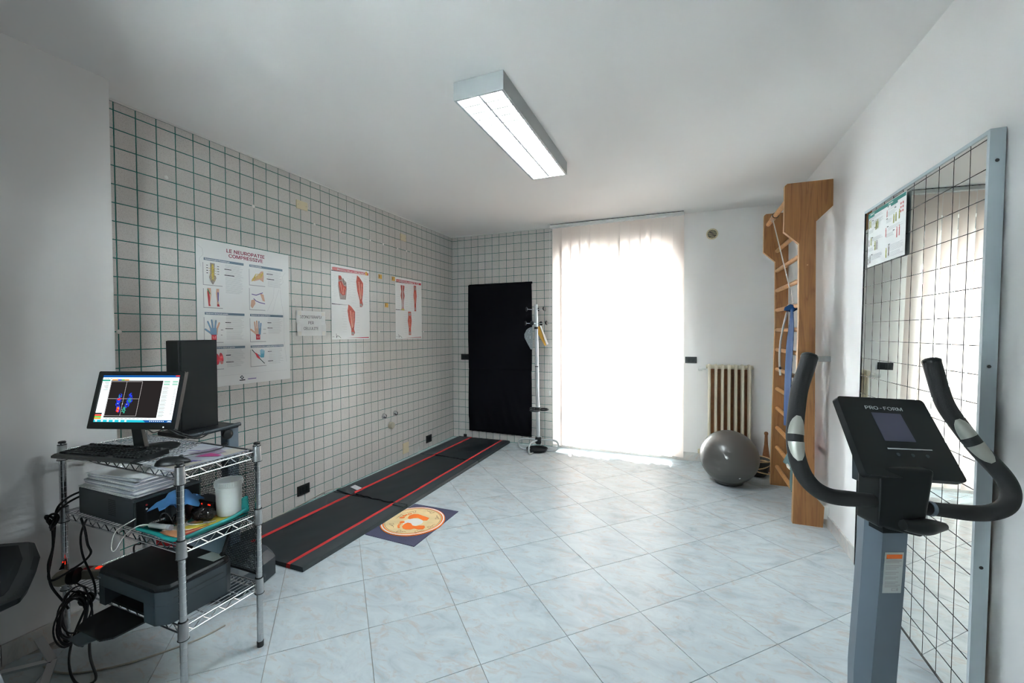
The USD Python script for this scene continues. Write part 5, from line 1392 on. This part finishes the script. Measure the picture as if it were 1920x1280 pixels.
for j, (r0, z0) in enumerate(((0, .138), (.022, .137), (.036, .130), (.046, .112), (.062, .098), (.085, .090))):
    for k in range(n_):
        a = 2 * np.pi * k / n_
        wv = (.012 if j == 5 else .004 if j == 4 else 0) * math.sin(a * 9) + (.010 if j >= 4 else 0) * math.sin(a * 3 + 1)
        vv.append((.905 + (r0 + wv) * math.cos(a), -3.895 + (r0 + wv) * math.sin(a), MZ + z0 + wv * .6 * (-1 if j == 5 else 1)))
for j in range(5):
    for k in range(n_):
        q = (k + 1) % n_
        ff += [[j * n_ + k, (j + 1) * n_ + k, (j + 1) * n_ + q], [j * n_ + k, (j + 1) * n_ + q, j * n_ + q]]
part(ja, 'cloth_cap', trimesh.Trimesh(vv, ff, process=False), 'cap_blue', smooth=50, label='blue cloth cap with a ragged hem')
tr = thing('tray', 'shallow teal plastic tray on the middle trolley shelf', 'tray', (.96, -3.86, MZ))
part(tr, 'floor', rbox(.830, 1.112, -4.012, -3.730, MZ, MZ + .006, .002), 'tray_teal')
part(tr, 'lip', tube(spline([(.835, -4.010, MZ + .010), (.98, -4.014, MZ + .012), (1.100, -4.012, MZ + .012), (1.114, -3.95, MZ + .014), (1.114, -3.80, MZ + .018), (1.112, -3.745, MZ + .03)], 40), .008, 8), 'tray_teal', smooth=50)
part(tr, 'upright_handle', hull(np.vstack([_ico.vertices * .008 + p_ for p_ in ((1.110, -3.752, MZ + .02), (1.110, -3.735, MZ + .02), (1.108, -3.750, MZ + .075), (1.108, -3.738, MZ + .078))])), 'tray_teal', smooth=40)
lf = thing('leaflet', 'orange and yellow printed leaflets lying in the teal tray', 'leaflet', (1.0, -3.88, MZ + .008))
part(lf, 'sheet', hull([(x, y, z) for x, y in ((.955, -4.004), (1.085, -3.998), (1.102, -3.745), (1.00, -3.76)) for z in (MZ + .007, MZ + .0095)]), 'leaf_orange')
part(lf, 'sheet', hull([(x, y, z) for x, y in ((1.0, -3.96), (1.095, -3.90), (1.100, -3.77), (1.03, -3.76)) for z in (MZ + .0097, MZ + .0112)]), 'leaf_yellow')
part(lf, 'sheet', hull([(x, y, z) for x, y in ((.95, -3.985), (1.05, -3.94), (1.06, -3.88), (.97, -3.90)) for z in (MZ + .0098, MZ + .011)]), 'paper_warm')
part(lf, 'print', [hull([(x, y, z) for x, y in ((1.075, -3.985), (1.087, -3.985), (1.098, -3.86), (1.09, -3.86)) for z in (MZ + .0115, MZ + .012)]), hull([(x, y, z) for x, y in ((1.05, -3.97), (1.056, -3.97), (1.08, -3.88), (1.074, -3.88)) for z in (MZ + .0115, MZ + .012)])], 'box_red')
tb = thing('tub', 'white cylindrical plastic tub with a lid on the middle shelf', 'tub', (1.045, -3.768, MZ + .012))
part(tb, 'body', lathe([(0, 0), (.044, 0), (.0475, .006), (.0505, .128), (0, .128)], 36, (1.045, -3.772, MZ + .0125)), 'tub_plastic', smooth=35)
part(tb, 'lid', lathe([(0, .146), (.050, .147), (.054, .150), (.0545, .126), (.0515, .124), (.0515, .128), (0, .128)], 36, (1.045, -3.772, MZ + .0125)), 'tub_plastic', smooth=35)
part(tb, 'lid_ribs', [box(1.045 + .0545 * math.cos(a) - .0008, 1.045 + .0545 * math.cos(a) + .0008, -3.772 + .0545 * math.sin(a) - .0008, -3.772 + .0545 * math.sin(a) + .0008, MZ + .141, MZ + .161) for a in np.linspace(0, 2 * np.pi, 48, endpoint=False)], 'tub_plastic', kind='stuff', label='fine ribs round the lid')
bg = thing('bag', 'crumpled clear plastic bag of dark pads in front of the tub', 'bag', (1.0, -3.84, MZ + .012))
def lump(c, r, sd, amp=.25):
    s = trimesh.creation.icosphere(3, 1.0)
    n = meshkit.fbm(s.vertices * 2.2 + sd, 3)
    s.vertices = s.vertices * (1 + amp * (n[:, None] - .5) * 2) * np.array(r) + np.array(c)
    return s
part(bg, 'pads', [lump((.992, -3.862, MZ + .036), (.040, .030, .020), 3), lump((1.030, -3.858, MZ + .037), (.034, .028, .024), 8)], 'wicker_dark', smooth=True)
part(bg, 'film', lump((1.012, -3.862, MZ + .040), (.056, .036, .030), 5, .3), 'bag_film', smooth=False)
part(bg, 'tag', hull([(x, y, z) for x, y in ((1.045, -3.882), (1.05, -3.874), (1.072, -3.868), (1.068, -3.878)) for z in (MZ + .014, MZ + .019)]), 'paper_warm')
part(bg, 'drawstring', tube(spline([(.965, -3.90, MZ + .016), (1.01, -3.915, MZ + .015), (1.05, -3.89, MZ + .015), (1.075, -3.85, MZ + .015)], 20), .0022, 6), 'cord_white', smooth=60)
ca = thing('power_bank', 'silver stick shaped power bank with white cable on the teal tray', 'power bank', (.93, -3.975, MZ + .007))
part(ca, 'body', cyl((.882, -3.988, MZ + .022), (.975, -3.972, MZ + .022), .0105, 16), 'silver_paint', smooth=40)
part(ca, 'end_cap', cyl((.972, -3.9725, MZ + .022), (.988, -3.970, MZ + .022), .0112, 16), 'paper_lilac', smooth=40)
part(ca, 'cable', tube(spline([(.884, -3.988, MZ + .022), (.845, -4.005, MZ + .022), (.815, -4.040, MZ - .005), (.790, -4.060, MZ - .060), (.762, -4.062, MZ - .072), (.748, -4.055, MZ - .040), (.765, -4.048, MZ + .004), (.800, -4.035, MZ + .030), (.816, -4.006, MZ + .046)], 60), .0024, 6), 'cord_white', smooth=60)
pl = thing('plug', 'black plug adapter with looped cable and clear bulb by the jar', 'plug', (.93, -3.95, MZ + .007))
part(pl, 'body', rbox(.900, .940, -3.980, -3.952, MZ + .007, MZ + .034, .005), 'black_plastic', smooth=35)
part(pl, 'indicator', box(.912, .922, -3.9806, -3.9795, MZ + .012, MZ + .018), 'red_glow')
part(pl, 'bulb', lathe([(0, 0), (.010, .002), (.028, .022), (.030, .034), (.022, .052), (0, .060)], 18, (.985, -3.935, MZ + .012)), 'bag_film', smooth=40)
part(pl, 'cable', tube(spline([(.905, -3.967, MZ + .03), (.912, -3.966, MZ + .058), (.935, -3.964, MZ + .072), (.965, -3.962, MZ + .062), (.985, -3.960, MZ + .03)], 24), .0028, 6), 'cord_black', smooth=60)
rl = thing('router', 'small dark box with red lights at the back of middle shelf', 'router', (.93, -3.77, MZ + .007))
part(rl, 'case', rbox(.835, .985, -3.80, -3.735, MZ + .007, MZ + .060, .005), 'black_plastic', smooth=35)
part(rl, 'light', box(.945, .962, -3.8012, -3.799, MZ + .042, MZ + .048), 'red_glow')
part(rl, 'light', box(.900, .906, -3.8012, -3.799, MZ + .040, MZ + .046), 'red_glow')

# ------------------------------------------------------------------ on the bottom shelf
BZ = SZ[2] + .003
pr = thing('printer', 'black multifunction printer with open paper tray on the bottom trolley shelf', 'printer', (.86, -3.93, BZ))
body = Polygon([(.655, -4.062), (1.040, -4.062), (1.082, -4.030), (1.086, -3.815), (1.060, -3.780), (.640, -3.780), (.628, -3.80), (.632, -4.04)])
body = body.buffer(-.015).buffer(.015, 4)
mouth = sbox(.700, -4.08, .970, -3.90)
part(pr, 'lower_body', move(extr(body.difference(mouth), .075), (0, 0, BZ + .001)), 'slate_plastic', smooth=30)
part(pr, 'upper_body', move(extr(body, .052), (0, 0, BZ + .077)), 'slate_plastic', smooth=30)
part(pr, 'mouth_floor', box(.700, .970, -4.040, -3.90, BZ + .001, BZ + .012), 'black_matte')
part(pr, 'scanner_lid', hull(np.vstack([move(extr(body.buffer(-.004), .010), (0, 0, BZ + .1295)).vertices, move(extr(body.buffer(-.016), .004), (0, 0, BZ + .145)).vertices])), 'black_plastic', smooth=25)
part(pr, 'control_label', hull([(x, y, z) for x, y in ((.955, -3.855), (1.055, -3.850), (1.055, -3.800), (.965, -3.800)) for z in (BZ + .1492, BZ + .1500)]), 'marble_label')
part(pr, 'output_tray', hull([(x, y, z) for x, y in ((.715, -4.045), (.962, -4.045), (.955, -4.150), (.925, -4.178), (.760, -4.178), (.722, -4.135)) for z in (BZ - .010, BZ - .004)]), 'black_plastic')
part(pr, 'tray_extension', hull([(x, y, z) for x, y in ((.795, -4.172), (.905, -4.172), (.895, -4.218), (.805, -4.218)) for z in (BZ - .0095, BZ - .006)]), 'slate_plastic')
part(pr, 'paper_support', hull([(x, y, z) for (x, y, z) in ((.800, -3.800, BZ + .150), (1.030, -3.800, BZ + .150), (.810, -3.738, BZ + .285), (1.020, -3.738, BZ + .285), (.800, -3.794, BZ + .150), (1.030, -3.794, BZ + .150), (.810, -3.732, BZ + .285), (1.020, -3.732, BZ + .285))]), 'slate_light')
part(pr, 'support_edge', [tube([(1.032, -3.798, BZ + .148), (1.022, -3.735, BZ + .288)], .0065, 8), tube([(1.05, -3.802, BZ + .146), (1.028, -3.796, BZ + .152)], .011, 8)], 'black_plastic', smooth=50)
part(pr, 'badge', box(.645, .672, -4.0628, -4.0615, BZ + .108, BZ + .114), 'silver_paint')
part(pr, 'seam', [tube([(1.0865, -4.02, BZ + .1), (1.088, -3.83, BZ + .1)], .0012, 5)], 'ink_black')
bx_ = thing('carton', 'small white and red product carton standing on the printer back', 'carton', (.62, -3.80, BZ + .15))
CX = oriented(.645, -3.815, 14)
part(bx_, 'box', CX(rbox(-.030, .140, -.055, .045, 0, .062, .0015), BZ + .150), 'box_white')
part(bx_, 'panel', CX(box(-.0306, -.0298, -.050, .008, .008, .052), BZ + .150), 'box_red')
part(bx_, 'panel', CX(box(.04, .130, -.030, .030, .0618, .0626), BZ + .150), 'box_red')
part(bx_, 'panel', CX(box(.02, .130, -.0556, -.0548, .006, .030), BZ + .150), 'box_red')
part(bx_, 'seal', CX(lathe([(0, .0016), (.019, .0014), (.022, 0)], 20, (.012, -.02, .0622)), BZ + .150), 'ink_black', label='black and gold round seal')
part(bx_, 'seal_ring', CX(tube([(.012 + .021 * math.cos(a), -.02 + .021 * math.sin(a), .0630) for a in np.linspace(0, 2 * np.pi, 24, endpoint=False)], .0022, 5, closed=True), BZ + .150), 'print_yellow', smooth=60)
sx_ = thing('power_strip', 'beige power strip with a lit red switch at the back of the bottom shelf', 'power strip', (.48, -3.93, BZ))
SX = oriented(.455, -3.935, 24)
part(sx_, 'body', SX(rbox(-.15, .15, -.026, .026, 0, .042, .005), BZ + .001), 'beige_plastic', smooth=35)
part(sx_, 'switch', SX(rbox(-.060, -.042, -.010, .010, .040, .0465, .002), BZ + .001), 'red_glow')
part(sx_, 'switch_surround', SX(box(-.115, -.085, -.014, .014, .0418, .0428), BZ + .001), 'box_red')
ad = thing('charger', 'round beige and black plug charger low on the leftmost trolley post', 'charger', (.335, -4.04, BZ + .02))
part(ad, 'body', lathe([(0, -.024), (.026, -.022), (.032, -.010), (.032, .012), (.024, .024), (0, .026)], 20, (.345, -4.058, BZ + .036), (.8, -.6, 0)), 'putty', smooth=40)
part(ad, 'collar', lathe([(.020, .0), (.034, .0), (.036, .010), (.034, .026), (0, .028)], 20, (.362, -4.035, BZ + .036), (.8, .6, 0)), 'black_plastic', smooth=40)
part(ad, 'led', box(.322, .330, -4.046, -4.038, BZ + .086, BZ + .100), 'red_glow')
part(ad, 'plug', hull([(.32, -4.045, BZ + .07), (.336, -4.045, BZ + .07), (.324, -4.041, BZ + .105), (.332, -4.041, BZ + .105), (.328, -4.06, BZ + .07)]), 'black_plastic')

# cables: hung in loops at the rear left post
def loopcable(name, label, pts, r, mat='cord_black', n=70):
    solo(name, tube(spline(pts, n), r, 7), mat, label, 'cable', smooth=60)
cb = thing('cable_bundle', 'tangled bundle of black cables hanging in loops beside the printer output tray', 'cable', (.40, -4.06, .1))
r_ = np.random.default_rng(21)
for k in range(7):
    cx, cz = .545 + r_.normal(0, .022), .232 + r_.normal(0, .012)
    rx, rz = .075 + r_.random() * .03, .080 + r_.random() * .035
    tw = r_.normal(0, .3)
    ring = [(cx + rx * math.cos(a) * (1 + .08 * math.sin(2 * a + k)) + .03 * math.sin(a), -4.094 - .004 * k + .016 * math.sin(a + tw), cz + rz * math.sin(a)) for a in np.linspace(0, 2 * np.pi, 30, endpoint=False)]
    part(cb, 'coil', tube(ring, .0034, 6, closed=True), 'cord_black', smooth=60)
part(cb, 'coil', tube(spline([(.585, -4.07, .300), (.52, -4.09, .330), (.45, -4.09, .285), (.415, -4.085, .20), (.44, -4.08, .12), (.50, -4.08, .092), (.575, -4.085, .105)], 50), .0038, 7), 'cord_black', smooth=60)
part(cb, 'tie', lathe([(.020, -.012), (.026, -.008), (.026, .008), (.020, .012)], 12, (.590, -4.075, .305), (1, 0, .4)), 'black_rubber', smooth=40)
part(cb, 'long_loop', tube(spline([(.60, -4.07, .30), (.575, -4.10, .20), (.560, -4.12, .10), (.600, -4.135, .040), (.680, -4.14, .016), (.760, -4.13, .045), (.800, -4.14, .10), (.79, -4.15, .17), (.77, -4.14, .255)], 60), .0045, 8), 'cord_black', smooth=60)
hb_ = thing('cable_knot', 'black cables gathered in a knot at the leftmost post beside the middle shelf', 'cable', (.33, -4.06, .60))
part(hb_, 'lead', tube(spline([(.371, -3.975, .705), (.36, -4.02, .695), (.345, -4.06, .66), (.335, -4.07, .60), (.330, -4.075, .50), (.332, -4.090, .40), (.355, -4.098, .345), (.41, -4.06, .375), (.47, -4.03, .42), (.50, -4.02, .46), (.515, -4.035, .50), (.505, -4.038, .555), (.47, -4.038, .615)], 80), .0045, 7), 'cord_black', smooth=60)
part(hb_, 'lead', tube(spline([(.371, -3.965, .690), (.365, -4.02, .675), (.360, -4.07, .64), (.352, -4.085, .57), (.348, -4.085, .48), (.344, -4.098, .42), (.355, -4.102, .37), (.365, -4.098, .32), (.40, -4.08, .26), (.43, -4.07, .22)], 70), .0045, 7), 'cord_black', smooth=60)
part(hb_, 'lead', tube(spline([(.515, -4.038, .615), (.475, -4.038, .56), (.455, -4.035, .50), (.475, -4.035, .44), (.525, -4.035, .385), (.548, -4.03, .33), (.552, -4.03, .28)], 50), .0040, 7), 'cord_black', smooth=60)
for k in range(5):
    a = k * 1.3
    ring = [(.352 + .016 * math.cos(t_) + .018 * math.cos(a), -4.085 + .012 * math.sin(t_ + a), .600 + .020 * math.sin(t_) + .014 * math.sin(a)) for t_ in np.linspace(0, 2 * np.pi, 20, endpoint=False)]
    part(hb_, 'knot', tube(ring, .0048, 7, closed=True), 'cord_black', smooth=60)
loopcable('cable', 'black lead rising in a bend above the paper stack on the middle shelf', [(.43, -3.765, .735), (.40, -3.765, .765), (.375, -3.765, .795), (.44, -3.765, .800), (.52, -3.765, .806), (.60, -3.765, .808)], .0035)
loopcable('cable', 'black lead looped between the carton and the middle trolley shelf', [(.60, -3.91, .40), (.605, -3.91, .46), (.650, -3.91, .475), (.640, -3.91, .50), (.655, -3.91, .52), (.70, -3.91, .56), (.71, -3.91, .595)], .0035)
loopcable('cable', 'thin brown cable in a wide curve on the floor under the trolley', [(.27, -3.79, .006), (.25, -3.90, .005), (.25, -4.02, .005), (.30, -4.10, .004), (.42, -4.14, .004), (.58, -4.10, .004), (.72, -3.98, .004), (.80, -3.86, .004), (.84, -3.78, .004), (.86, -3.68, .005)], .0042, 'cord_beige')

# ------------------------------------------------------------------ chair at the lower left
ch = thing('chair', 'black shell chair with flat chrome legs at the left edge', 'chair', (.50, -4.50, 0))
sp = Polygon([(.262, -4.222), (.376, -4.150), (.566, -4.200), (.690, -4.254), (.810, -4.314), (.868, -4.352), (.872, -4.420), (.835, -4.700), (.330, -4.640), (.245, -4.40)]).buffer(-.03).buffer(.03, 6)
part(ch, 'seat', hull(np.vstack([move(extr(sp.buffer(-.016), .001), (0, 0, .552)).vertices, move(extr(sp, .001), (0, 0, .541)).vertices, move(extr(sp.buffer(-.006), .001), (0, 0, .522)).vertices, move(extr(sp.buffer(-.05), .001), (0, 0, .500)).vertices])), 'black_plastic', smooth=40)
part(ch, 'seat_pad', hull(np.vstack([move(extr(sp.buffer(-.045), .001), (0, 0, .5530)).vertices, move(extr(sp.buffer(-.060), .001), (0, 0, .5565)).vertices])), 'black_matte', smooth=40)
bk_ = [(x, y, z) for z, o in ((.56, 0), (.95, -.09)) for x, y in ((.36, -4.645 + o), (.80, -4.70 + o), (.36, -4.670 + o), (.80, -4.725 + o), (.58, -4.715 + o))]
part(ch, 'backrest', hull(np.vstack([_ico.vertices * .012 + np.array(p_) for p_ in bk_])), 'black_plastic', smooth=40)
def flatbar(a, b_, w=.028, t_=.010):
    a, b_ = np.array(a, float), np.array(b_, float)
    d = b_ - a; d /= np.linalg.norm(d)
    up = np.array([0, 0, 1.0]) if abs(d[2]) < .8 else np.array([0, -1.0, 0])
    s_ = np.cross(d, up); s_ /= np.linalg.norm(s_); n_ = np.cross(s_, d)
    return hull([p_ + s_ * i_ * w / 2 + n_ * j_ * t_ / 2 for p_ in (a, b_) for i_ in (-1, 1) for j_ in (-1, 1)])
F0, F1, F2, F3, C2 = (.297, -4.119, .085), (.470, -4.139, .052), (.593, -4.212, .030), (.760, -4.330, .006), (.359, -4.252, .050)
part(ch, 'floor_bar', flatbar(F0, F1), 'chrome')
part(ch, 'floor_bar', flatbar(F1, F2), 'chrome')
part(ch, 'floor_bar', flatbar(F2, F3), 'chrome')
part(ch, 'cross_bar', flatbar(F1, C2, .026), 'chrome')
part(ch, 'cross_bar', flatbar(C2, (.30, -4.45, .006), .026), 'chrome')
part(ch, 'leg', flatbar(F3, (.74, -4.42, .505)), 'chrome')
part(ch, 'leg', flatbar((.30, -4.45, .006), (.34, -4.45, .505)), 'chrome')
part(ch, 'floor_bar', flatbar(F3, (.76, -4.64, .006)), 'chrome')
part(ch, 'leg', flatbar((.76, -4.64, .006), (.74, -4.62, .505)), 'chrome')
